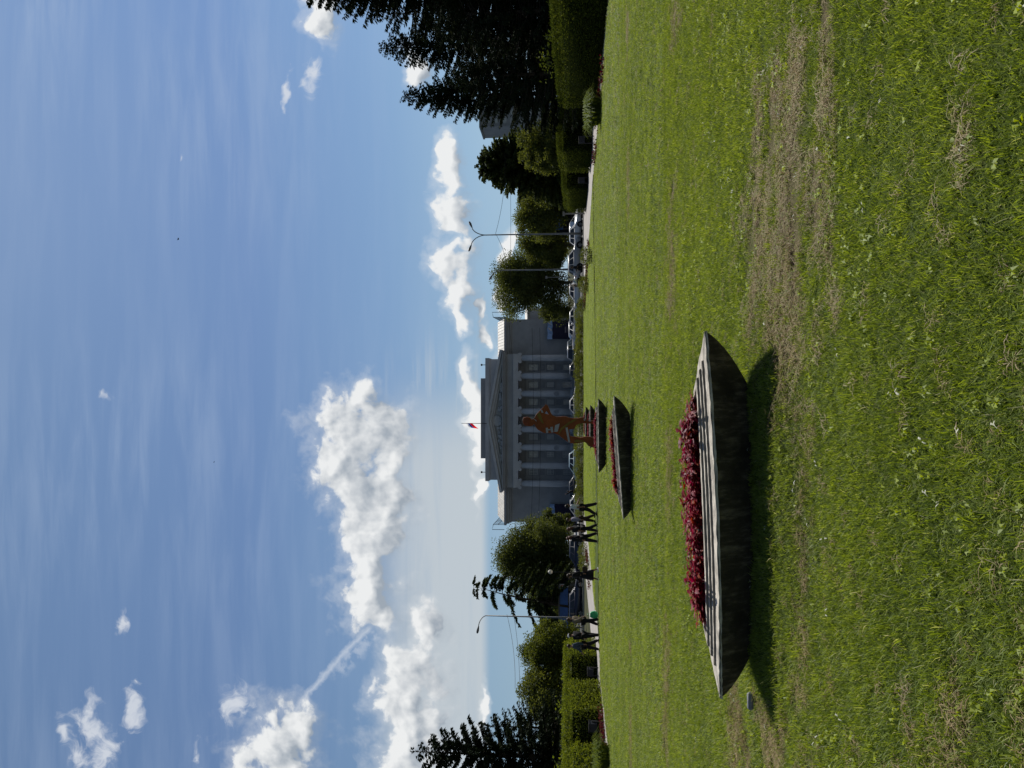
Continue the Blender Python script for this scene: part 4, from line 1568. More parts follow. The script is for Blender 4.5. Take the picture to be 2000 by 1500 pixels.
# windows of the seven bays
BY = [(a + c) / 2 for a, c in zip(CY[:-1], CY[1:])]
for i, y in enumerate(BY):
    rows = [(1031, 1049, 6.0), (1067, 1081, 5.2)]
    rows.append((1098.5, 1118.5, 6.2) if i in (1, 3, 5) else (1100, 1114.5, 5.2))
    for j, (v0, v1, hw) in enumerate(rows):
        x0, x1, za, zb = mx(y + hw), mx(y - hw), mz(v1), mz(v0)
        big = (j == 2 and i in (1, 3, 5))
        f = MB()
        t = .13
        f.box(x0 - .16, x0, 3.86, 4.0, za - .14, zb + .14)
        f.box(x1, x1 + .16, 3.86, 4.0, za - .14, zb + .14)
        f.box(x0, x1, 3.86, 4.0, zb, zb + .14)
        f.box(x0 - .24, x1 + .24, 3.78, 4.0, za - .28, za - .14)
        f.box(x0, x1, 3.87, 4.0, za - .14, za)
        w = f.build('door_frame' if big else 'window', ST, mus)
        g = MB()
        g.box(x0, x1, 3.955, 3.99, za, zb)
        g.build('pane', WPANE if (i, j) not in ((1, 1), (2, 1), (4, 1), (4, 0)) else WFR, w)
        g = MB()
        g.box((x0 + x1) / 2 - .05, (x0 + x1) / 2 + .05, 3.90, 3.95, za, zb)
        nh = 2 if not big else 3
        for q in range(1, nh):
            zq = za + (zb - za) * q / nh
            g.box(x0, x1, 3.905, 3.948, zq - .05, zq + .05)
        g.box(x0, x0 + .09, 3.90, 3.951, za, zb)
        g.box(x1 - .09, x1, 3.90, 3.951, za, zb)
        g.box(x0 + .09, x1 - .09, 3.902, 3.949, za, za + .09)
        g.box(x0 + .09, x1 - .09, 3.902, 3.949, zb - .09, zb)
        g.build('sash', WFR, w)
# carved panels and string course between the windows
b = MB()
for i, y in enumerate(BY):
    mbx(b, 1054, 1063, y + 6, y - 6, 3.88, 4.0)
    if i not in (1, 3, 5):
        mbx(b, 1085, 1097, y + 6, y - 6, 3.88, 4.0)
mbx(b, 1022, 1025, 691, 953, 3.9, 3.999)
b.build('wall_panels', ST, mus)
# entablature
b = MB()
mbx(b, 1003.2, 1006, 691, 952, -1.0, 4.2)
mbx(b, 1006, 1009.2, 691.4, 951.6, -.92, 4.2)
mbx(b, 1009.2, 1012.2, 691.8, 951.2, -.84, 4.2)
b.build('architrave', ST_L, mus)
b = MB()
mbx(b, 990, 1003.2, 692, 951.4, -.80, 4.2)
b.build('frieze', ST, mus)
b = MB()
mbx(b, 987.5, 990, 690, 953, -1.25, 4.2)
mbx(b, 984.6, 987.5, 687.5, 955.8, -1.75, 4.2)
mbx(b, 982.6, 984.6, 685.8, 957.6, -2.05, 4.2)
b.build('cornice', ST, mus)
# pediment: recessed tympanum between two raking cornices
zb, za = mz(982.6), mz(956.5)
xl, xr, xm = mx(957.6), mx(685.8), mx(821.7)
b = MB()
b.prism([(xl + 1.2, zb), (xr - 1.2, zb), (xm, za - .35)], 'y', -.55, 4.2)
ped = b.build('pediment', ST_D, mus)
b = MB()
for (x0, s) in ((xl, 1), (xr, -1)):
    for (t0, t1, yf) in ((0.0, .42, -1.95), (-.42, 0.0, -1.45), (-.72, -.42, -1.0)):
        b.prism([(x0 - s * .2, zb + max(t0, 0) * .0 + .02 + (0 if t0 >= 0 else 0)), (xm, za + t0), (xm, za + t1), (x0 - s * .2, zb + t1 + .05)] if t0 >= 0 else
                [(x0 + s * (-t1) * 5.2, zb + .01), (x0 + s * (-t0) * 5.2, zb + .01), (xm, za + t0), (xm, za + t1)], 'y', yf, -.3 if t0 < 0 else 4.2)
b.build('raking_cornice', ST_L, ped)
# carved group in the tympanum
b = MB()
b.smooth = True
rr = random.Random(4)
b.lathe([(.001, 0), (.9, 0), (1.05, .12), (.9, .24), (.001, .24)], 0, 0, 18, False)
for i_, v_ in enumerate(b.v):
    b.v[i_] = (xm + v_[0], -.80 + v_[2], zb + 1.05 + v_[1] * .85)
for k in range(46):
    t = rr.uniform(-1, 1)
    x = xm + t * 7.2
    hmax = (1 - abs(t) * 7.2 / 12.6) * (za - zb) - .75
    b.ball((x, -.62, zb + .15 + rr.uniform(.05, max(.1, hmax * .55))), rr.uniform(.18, .42), 8, 5, (1, .7, rr.uniform(.6, 1.2)))
b.build('carved_relief', ST_L, ped, fix=False)
# attic storeys
b = MB()
mbx(b, 952, 983.4, 699.5, 944.5, 4.3, 22)
mbx(b, 950, 952, 698.5, 945.5, 4.1, 22.2)
mbx(b, 942.4, 950, 697.4, 946.6, 3.9, 22.4)
b.build('attic', ST, mus)
b = MB()
mbx(b, 926.5, 942.2, 738, 906.5, 9.0, 20)
b.build('roof_block', M('museum roof block', (0.20, 0.21, 0.23), 0.9, 0.08, 0.6), mus)
b = MB()
for yk in (711, 930):
    b.tube([(mx(yk), 5, mz(942.4)), (mx(yk), 5, mz(942.4) + .8)], .06, 5)
    b.ball((mx(yk), 5, mz(942.4) + .8), .2, 8, 5)
b.build('roof_lamp', DARKM, mus)
# flagpole and flag
b = MB()
fx = mx(829.5)
b.tube([(fx, 3.4, mz(952)), (fx, 3.4, mz(894.5))], [.07, .04], 6)
fp = b.build('flagpole', DARKM, mus)
fm = [LEAF('flag white', (0.6, 0.6, 0.62), (0.66, 0.66, 0.68), 0.5), LEAF('flag blue', (0.03, 0.05, 0.22), (0.04, 0.06, 0.25), 0.5), LEAF('flag red', (0.66, 0.02, 0.025), (0.72, 0.03, 0.03), 0.55, hue=0.5)]
b = MB()
nx, nz = 8, 9
ztop = mz(904)
for k in range(nz):
    pass
vs = []
for j in range(nz + 1):
    for i in range(nx + 1):
        u_, v_ = i / nx, j / nz
        drop = 1.55 * u_ * (0.55 + .45 * v_)
        vs.append((fx - .04 - u_ * 0.95 * (0.75 + .25 * v_), 3.4 + .18 * math.sin(5 * u_ + 2 * v_), ztop - v_ * 1.15 - drop * .75))
fs = [(j * (nx + 1) + i, j * (nx + 1) + i + 1, (j + 1) * (nx + 1) + i + 1, (j + 1) * (nx + 1) + i) for j in range(nz) for i in range(nx)]
b.add(vs, fs)
for j in range(nz):
    for i in range(nx):
        b.mi[j * nx + i] = 0 if j < 2 else 1 if j < 5 else 2
b.smooth = True
b.build('flag', fm, fp, fix=False)
# balustrade row on the platform edge
b = MB()
for k in range(60):
    y = 700 + k * 245 / 59
    x = mx(y)
    b.box(x - .09, x + .09, -2.6, -2.45, mz(1126), mz(1117.6))
b.box(mx(946), mx(699), -2.64, -2.42, mz(1117.6), mz(1116.8))
b.build('balustrade', ST, mus)

# banners beside the portico
NAVY = M('navy banner cloth', (0.018, 0.016, 0.040), 0.8, 0.15, 0.8)
SKYB = M('pale blue banner cloth', (0.24, 0.36, 0.60), 0.8, 0.25, 0.9)
PALE = M('pale print', (0.50, 0.47, 0.48), 0.8, 0.1, 3.0)
for (ya, yb, v0, v1, v2, lb) in ((624, 661, 1069, 1078.5, 1121, 'dark navy banner under a light blue strip on the right wing of the museum'), (988, 1029, 1074, 1083, 1121, 'dark navy banner under a blue strip on the left museum wing, beside the round tree')):
    t = thing('wall_banner', lb, 'banner', (MX + mx((ya + yb) / 2), YM + 1.6, 0), 0, 'navy banners on the museum wings')
    hw = (yb - ya) / 2 * SM
    b = MB()
    b.box(-hw, hw, 0, .5, 0.02, mz(v1) - .05)
    b.build('panel', NAVY, t)
    b = MB()
    n = 14
    vs = []
    for k in range(n + 1):
        x = -hw - .05 + (2 * hw + .1) * k / n
        yy_ = -.12 + .05 * math.sin(k * 1.9)
        zs = .06 * math.sin(k * 1.1)
        vs += [(x, yy_, mz(v1) + zs), (x, yy_, mz(v0) + zs), (x, yy_ + .4, mz(v0) + zs), (x, yy_ + .4, mz(v1) + zs)]
    fs = []
    for k in range(n):
        o = 4 * k
        fs += [(o, o + 4, o + 5, o + 1), (o + 1, o + 5, o + 6, o + 2), (o + 2, o + 6, o + 7, o + 3), (o + 3, o + 7, o + 4, o)]
    fs += [(0, 1, 2, 3), (4 * n + 3, 4 * n + 2, 4 * n + 1, 4 * n)]
    b.add(vs, fs)
    st = b.build('top_strip', SKYB, t)
    b = MB()
    for (fx0, fz, w_, h_) in ((-.10, .30, .10, .5), (.22, .25, .05, .55)):
        x = hw * fx0 * 2
        b.prism([(x, mz(v1) + .12), (x + w_ * 3, mz(v1) + .12), (x + w_ * 3 + .45, mz(v0) - .14), (x + .45, mz(v0) - .14)], 'y', -.20, -.185)
    b.build('printed_band', PALE, st)
    b = MB()
    for (zz, w_) in ((1103.0, .55), (1108.5, .55)):
        b.box(-.06 - w_, w_ - .06, -.03, -.012, mz(zz) - (.28 if zz < 1105 else .1), mz(zz))
    b.build('pale_lines', M('dim print', (0.17, 0.15, 0.17), 0.8, 0.5, 6.0), t)

# panel block of flats far behind the right hedge
p0 = at(995, 250, 230)
fl = thing('apartment_block', 'grey panel block of flats showing between spruce and leafy trees', 'building', (p0.x, 230, -.12))
zt = at(936, 250, 230).z + .12
b = MB()
x0, x1 = at(950, 247, 230).x - p0.x, at(950, 200, 230).x - p0.x
b.box(x0, x1, 0, 11, 0, zt - .6)
b.build('wall', M('flats wall', (0.26, 0.27, 0.30), 0.9, 0.1, 0.3), fl)
b = MB()
b.box(x0 - .3, x1 + .3, -.3, 11.3, zt - .6, zt)
b.build('roof', M('flats roof edge', (0.22, 0.23, 0.25), 0.9, 0.1, 0.5), fl)
for r_ in range(9):
    for c in range(3):
        xw = x0 + 1.0 + c * 2.7
        b = MB()
        b.box(xw, xw + 1.5, -.03, .1, zt - 3.2 - r_ * 2.8, zt - 1.7 - r_ * 2.8)
        b.build('window', WPANE, fl)

# ------------------------------------------------------------------ statue: painted sheet-metal figure of a striding man
YS = 38.2
RUST = M('rust orange paint', (0.235, 0.055, 0.014), 0.62, 0.22, 2.2, spec=0.3)
OLIVE = M('olive paint', (0.20, 0.125, 0.022), 0.6, 0.12, 3.0)
LILAC = M('pale lilac paint', (0.36, 0.34, 0.40), 0.65, 0.1, 3.0)
RUST_D = M('dark red paint', (0.20, 0.045, 0.020), 0.62, 0.2, 2.2)


def zp(zx, zy):
    return at(1000 + zx * .09, 770 + zy * .09, YS)


out_l = [(245, 560), (255, 520), (330, 500), (388, 520), (405, 548), (440, 552), (480, 545), (505, 500), (540, 430), (600, 370), (660, 310), (735, 228), (770, 255), (800, 325), (830, 400), (865, 462), (900, 480), (960, 500), (1050, 495), (1110, 488), (1180, 495), (1250, 520), (1340, 530), (1420, 530), (1500, 515), (1555, 520), (1600, 565), (1700, 578), (1800, 585), (1840, 600), (1840, 650), (1770, 640), (1700, 622), (1600, 622), (1500, 615), (1410, 640), (1370, 685), (1345, 735), (1290, 742), (1225, 750), (1238, 850), (1258, 922), (1380, 930), (1480, 952), (1580, 930), (1700, 932), (1800, 960), (1840, 1010), (1840, 1150), (1800, 1160), (1740, 1130), (1660, 1110), (1620, 1052), (1580, 1022), (1480, 1040), (1350, 1052), (1265, 1046), (1200, 1010), (1100, 940), (1010, 868), (930, 832), (850, 832), (760, 832), (700, 828), (620, 790), (560, 750), (520, 700), (500, 652), (482, 640), (440, 668), (390, 682), (300, 672), (255, 622)]
hole = [(752, 345), (822, 458), (690, 424)]
P0 = zp(1840, 820)
statue = thing('statue', 'tall rust orange painted metal figure of a striding man, one hand on hip', 'statue', (P0.x, YS, 0))


def to_loc(q):
    p = zp(*q)
    return (p.x - P0.x, p.z + (0.0))


# the outline becomes a thick plate with a hole: faces from a filled curve
def plate(name, outs, y0, y1, m, parent, bevel=0.0):
    cu = bpy.data.curves.new(name, 'CURVE')
    cu.dimensions = '2D'
    cu.fill_mode = 'BOTH'
    cu.extrude = (y1 - y0) / 2 - bevel
    cu.bevel_depth = bevel
    cu.bevel_resolution = 2
    for poly in outs:
        sp = cu.splines.new('POLY')
        sp.points.add(len(poly) - 1)
        for p_, q in zip(sp.points, poly):
            p_.co = (q[0], q[1], 0, 1)
        sp.use_cyclic_u = True
    tmp = bpy.data.objects.new('tmp', cu)
    COL.objects.link(tmp)
    dg = bpy.context.evaluated_depsgraph_get()
    me = bpy.data.meshes.new_from_object(tmp.evaluated_get(dg))
    bpy.data.objects.remove(tmp)
    bpy.data.curves.remove(cu)
    me.transform(Matrix.Translation((0, (y0 + y1) / 2, 0)) @ Matrix.Rotation(R(90), 4, 'X'))
    me.name = name
    me.materials.clear()
    me.materials.append(m)
    return link(bpy.data.objects.new(name, me), parent)


plate('figure', [[to_loc(q) for q in out_l], [to_loc(q) for q in hole]], -.17, .17, RUST, statue, 0.025)
pts = lambda L_: [to_loc(q) for q in L_]
for q in ([(540, 440), (598, 382), (640, 470), (692, 640), (650, 615), (580, 520)], [(1012, 850), (1050, 745), (1200, 622), (1330, 545), (1425, 540), (1250, 640), (1130, 735), (1085, 760), (1030, 862)],
          [(1345, 1000), (1400, 975), (1480, 990), (1600, 1005), (1570, 1018), (1480, 1030), (1350, 1040)], [(1600, 1030), (1640, 1040), (1700, 1105), (1665, 1098)]):
    b = MB()
    b.prism(pts(q), 'y', -.20, -.165)
    b.build('olive_band', OLIVE, statue)
for q in ([(733, 726), (780, 718), (790, 835), (742, 835)], [(832, 708), (886, 700), (898, 825), (850, 825)], [(783, 752), (835, 748), (838, 775), (786, 779)], [(938, 668), (1035, 630), (995, 800), (955, 812), (916, 808)],
          [(1160, 722), (1207, 712), (1262, 1035), (1220, 1038)], [(622, 340), (655, 330), (686, 395), (650, 405)], [(1552, 528), (1570, 528), (1590, 575), (1560, 570)], [(1662, 560), (1700, 560), (1715, 585), (1668, 585)], [(485, 540), (500, 535), (540, 580), (530, 585)]):
    b = MB()
    b.prism(pts(q), 'y', -.205, -.168)
    b.build('pale_shape', LILAC, statue)
b = MB()
b.prism(pts([(248, 560), (258, 524), (330, 505), (380, 523), (384, 560), (375, 600), (385, 640), (375, 672), (300, 666), (258, 620)]), 'y', -.195, -.166)
b.build('head_panel', RUST_D, statue)
b = MB()
b.box(-1.5, 1.3, -.5, .5, -.05, .10)
b.build('plinth', M('statue plinth', (0.10, 0.095, 0.09), 0.9, 0.2, 3.0), statue)

# ------------------------------------------------------------------ street lamps, poles and wires
POLE = M('grey galvanised pole', (0.20, 0.20, 0.195), 0.6, 0.15, 3.0, metal=0.3, spec=0.4)
GLOBE = M('opal globe', (0.62, 0.56, 0.48), 0.4, 0.05, 3.0)


def lamp(label, v_top, v_base, y, Y, arms, rp=.11, group='street lamps along the road', head=True, v_split=None):
    p = at(v_base, y, Y)
    root = thing('street_lamp', label, 'street lamp', (p.x, Y, -.12), 0, group)
    zt = at(v_top, y, Y).z + .12
    zs = (at(v_split, y, Y).z + .12) if v_split else zt
    b = MB()
    b.smooth = True
    b.tube([(0, 0, 0), (0, 0, 2.2), (0, 0, 2.25), (0, 0, zs)], [rp * 1.3, rp * 1.3, rp, rp * .62], 10)
    b.build('pole', POLE, root)
    for (ya, va) in arms:
        q = at(va, ya, Y)
        dx, dz = q.x - p.x, q.z + .12
        b = MB()
        b.smooth = True
        z0 = zs - .02
        ptsl = []
        for k in range(9):
            t = k / 8
            ptsl.append((dx * (t ** 1.7), 0, z0 + (dz - z0) * (1 - (1 - t) ** 1.6)))
        b.tube(ptsl, [rp * .5] * 8 + [rp * .4], 8)
        arm = b.build('arm', POLE, root)
        d = Vector(ptsl[-1]) - Vector(ptsl[-3])
        d.normalize()
        b = MB()
        c = Vector(ptsl[-1])
        b.tube([c - d * .1, c + d * .15, c + d * .38, c + d * .6, c + d * .68], [.05, .10, .13, .10, .03], 8)
        b.build('lamp_head', M('lamp head', (0.12, 0.12, 0.125), 0.5, 0.1, 3.0), arm)
    return root


lamp('tall double-armed street lamp beside the white car', 930, 1137, 456, 76, [(443.5, 921.5), (479.5, 920)], .095, v_split=948)
lamp('grey street lamp pole before the round tree right of the museum', 983, 1137, 526, 86, [(537.5, 961.5)], .10)
lamp('grey street lamp in front of the big round tree left of the museum', 984, 1130, 1130, 90, [(1147.5, 970.5)], .09)
lamp('grey street lamp crossing the sparse larch and blue shelter', 950, 1134, 1207, 72, [(1224.5, 934.5)], .085)
t = thing('globe_lamp', 'small path lamp with a single pale globe before the dark round tree', 'street lamp', (at(1130, 1118, 62).x, 62, -.12))
b = MB()
zt = at(1078, 1118, 62).z + .12
b.tube([(0, 0, 0), (0, 0, zt)], [.05, .03], 8)
b.build('pole', DARKM, t)
b = MB()
b.smooth = True
b.ball((0, 0, zt + .13), .19, 14, 10)
b.build('globe', GLOBE, t)
t = thing('road_sign_post', 'thin bare grey post right of the lamp pole by the round tree', 'post', (at(1130, 541, 82).x, 82, -.12))
b = MB()
b.tube([(0, 0, 0), (0, 0, at(1067, 541, 82).z)], [.05, .04], 8)
b.build('pole', POLE, t)
b = MB()
b.box(-.16, .16, -.05, .05, at(1067, 541, 82).z, at(1063, 541, 82).z)
b.build('cap', POLE, t)

WIRE = M('wire', (0.02, 0.02, 0.022), 0.7, 0.1, 2.0)


def wire(label, a, c, sag, r=.018):
    b = MB()
    a, c = Vector(a), Vector(c)
    P = []
    for k in range(17):
        t = k / 16
        q = a.lerp(c, t)
        q.z -= sag * 4 * t * (1 - t)
        P.append(q)
    b.tube(P, r, 5, False)
    o = b.build('overhead_wire', WIRE, fix=False)
    return tag(o, label, 'wire', 'overhead wires above the road')


wire('overhead wire meeting the tall double lamp from the trees on the right', at(986, 300, 78), at(968, 456, 76), .35)
wire('overhead wire from the tall double lamp to the lamp by the round tree', at(968, 456, 76), at(990, 526, 86), .25)
wire('lower overhead wire running level past the tall double lamp', at(996, 300, 84), at(994, 640, 84), .15)
wire('overhead wire between the round tree and the right roof of the museum', at(978, 545, 92), at(1000, 690, 110), .2)
wire('overhead wire sagging across the museum columns', at(1039, 640, 96), at(1037, 1030, 96), .25, .02)
wire('lower overhead wire sagging across the museum columns', at(1054, 640, 97), at(1051, 1030, 97), .25, .02)
wire('overhead wire left of the sparse larch, upper one', at(990, 1200, 72), at(1006, 1345, 64), .25)
wire('overhead wire left of the sparse larch, lower one', at(1003, 1200, 72), at(1014, 1390, 64), .25)

# ------------------------------------------------------------------ bus shelter / kiosks
BLUE = M('blue painted sheet', (0.05, 0.13, 0.36), 0.45, 0.18, 1.2, spec=0.4)
WOODD = M('shelter frame', (0.13, 0.12, 0.11), 0.7, 0.15, 2.0)
DGL = GLASS('dark shop glass')


def kiosk(label, y0, y1, v0, v1, Y, posts, sign=None, dep=3.0, group=None):
    a, c = at(v0, y1, Y), at(v0, y0, Y)
    hw = (c.x - a.x) / 2
    root = thing('bus_shelter', label, 'bus shelter', ((a.x + c.x) / 2, Y, -.12), 0, group)
    zt, zf = a.z + .12, at(v1, y0, Y).z + .12
    b = MB()
    b.box(-hw, hw, -.1, .12, zf, zt)
    b.build('fascia', BLUE, root, 0.02)
    b = MB()
    b.box(-hw - .1, hw + .1, -.2, dep, zt, zt + .16)
    b.build('roof', WOODD, root)
    b = MB()
    b.box(-hw, hw, dep - .12, dep - .02, 0, zt - .01)
    b.build('back_wall', DGL, root)
    for k in range(posts + 1):
        x = -hw + .06 + (2 * hw - .12) * k / posts
        b = MB()
        b.box(x - .05, x + .05, -.02, .08, 0, zf)
        b.build('post', WOODD, root)
    b = MB()
    b.box(-hw + .1, hw - .1, .0, .05, zf * .48, zf * .48 + .06)
    b.box(-hw + .1, hw - .1, .0, .05, zf * .78, zf * .78 + .05)
    b.build('rail', WOODD, root)
    if sign:
        s0, s1 = at(v0, sign[1], Y).x - root.location.x, at(v0, sign[0], Y).x - root.location.x
        b = MB()
        b.box(s0, s1, -.2, -.12, zf - .03, zt + .02)
        sg = b.build('sign_panel', M('sign white', (0.62, 0.58, 0.52), 0.6, 0.08, 3.0), root)
        b = MB()
        b.box(s0 + .1, s0 + (s1 - s0) * .62, -.222, -.203, zf + (zt - zf) * .45, zf + (zt - zf) * .85)
        b.build('red_mark', M('sign red', (0.45, 0.04, 0.03), 0.6, 0.1, 3.0), sg)
    return root


kiosk('long blue topped bus shelter behind the dark car on the left', 1141, 1226, 1093, 1109.5, 84, 5, (1140, 1145.5))
kiosk('blue fronted kiosk behind the end of the right hedge', 372, 448, 1086, 1100, 96, 4)
g0 = at(1130, 417, 70)
t = thing('gate_post', 'pale grey bent post at the far end of the right hedge', 'post', (g0.x, 70, -.12))
b = MB()
zt = at(1098, 417, 70).z
b.box(-.06, .06, -.06, .06, 0, zt)
b.build('upright', POLE, t)
b = MB()
b.box(-.20, .20, -.07, .07, zt - .12, zt + .08)
b.build('head', POLE, t)

# litter bins in the hedge alcoves
BIN = M('grey bin metal', (0.034, 0.037, 0.046), 0.95, 0.15, 4.0, spec=0.05)
for (v0, v1, y, X, lb) in ((1130, 1142, 352, None, 'pale grey litter bin in the far alcove of the right hedge'), (1148, 1159, 1312, None, 'pale grey litter bin in the farther alcove of the left hedge'), (1151, 1166, 1419, None, 'pale grey litter bin in the nearer alcove of the left hedge'), (1131, 1142, 273, None, 'dim grey litter bin in the nearer alcove of the right hedge')):
    Yb = {352: 56.0, 1312: 38.6, 1419: 32.4, 273: 45.5}[y]
    p = at(v1, y, Yb)
    t = thing('litter_bin', lb, 'bin', (p.x, Yb, -.10), 0, 'litter bins in the hedge alcoves')
    z0, z1 = p.z + .1, at(v0, y, Yb).z + .1
    w = 0.19
    b = MB()
    b.box(-w, w, -w, w, max(z0, .12), z1)
    b.build('box', BIN, t, .015)
    for sx in (-1, 1):
        b = MB()
        b.box(sx * (w + .03) - .02, sx * (w + .03) + .02, -.03, .03, 0, z1 - .1)
        b.build('leg', DARKM, t)
    b = MB()
    b.box(-w - .02, w + .02, -w - .02, w + .02, z1, z1 + .03)
    b.build('rim', DARKM, t)

# little things
p = gr(1490, 1370)
b = MB()
b.smooth = True
b.tube([(-.07, 0, .02), (-.055, 0, .02), (.055, 0, .02), (.07, 0, .02)], [.012, .026, .026, .012], 10)
o = b.build('stone', M('blue grey stone', (0.20, 0.21, 0.24), 0.7, 0.15, 14.0, bump=.003))
o.location = (p.x, p.y, float(hgt(p.x, p.y)) + .018)
o.rotation_euler = (0, 0, R(6))
tag(o, 'small blue grey oblong stone lying in the shadow of the nearest planter', 'stone')
p = at(466, 466, 1)
for (v, y, Yb, lb) in ((348, 466, 90, 'tiny dark bird flying high in the blue sky on the right'), (418, 902, 110, 'tiny dark bird flying in the clear sky above the big cloud')):
    p = at(v, y, Yb)
    b = MB()
    s = .16 if y < 500 else .12
    b.add([(0, .0, 0), (s * 1.6, .3 * s, s * .5), (s * .9, s * .8, s * .3), (-s * 1.6, .3 * s, s * .5), (-s * .9, s * .8, s * .3), (0, -s, 0), (0, s * 1.3, 0)], [(0, 1, 2), (0, 4, 3), (5, 2, 6), (5, 6, 4)])
    b.ball((0, .0, -.02), s * .32, 8, 6, (.8, 3, .8))
    o = b.build('bird', M('bird plumage', (0.02, 0.02, 0.02), 0.9, 0.2, 8.0), fix=False)
    o.location = p
    o.rotation_euler = (0, R(15), R(30))
    tag(o, lb, 'bird')


# ------------------------------------------------------------------ cars
TYRE = M('tyre rubber', (0.02, 0.02, 0.02), 0.9, 0.1, 6.0)
RIM_ = M('wheel rim', (0.30, 0.30, 0.31), 0.4, 0.1, 5.0, metal=.6)
CGL = GLASS('car glass', (0.02, 0.024, 0.028), 0.06, 0.7)
HLAMP = M('headlamp lens', (0.62, 0.63, 0.64), 0.15, 0.05, 4.0, spec=.6)
TLAMP = M('tail lamp lens', (0.32, 0.02, 0.02), 0.25, 0.05, 4.0, spec=.5)
TRIM = M('car trim', (0.025, 0.025, 0.026), 0.7, 0.1, 5.0)


def paint(name, rgb):
    return M('car paint ' + name, rgb, 0.32, 0.04, 2.0, spec=.5, coat=.6)


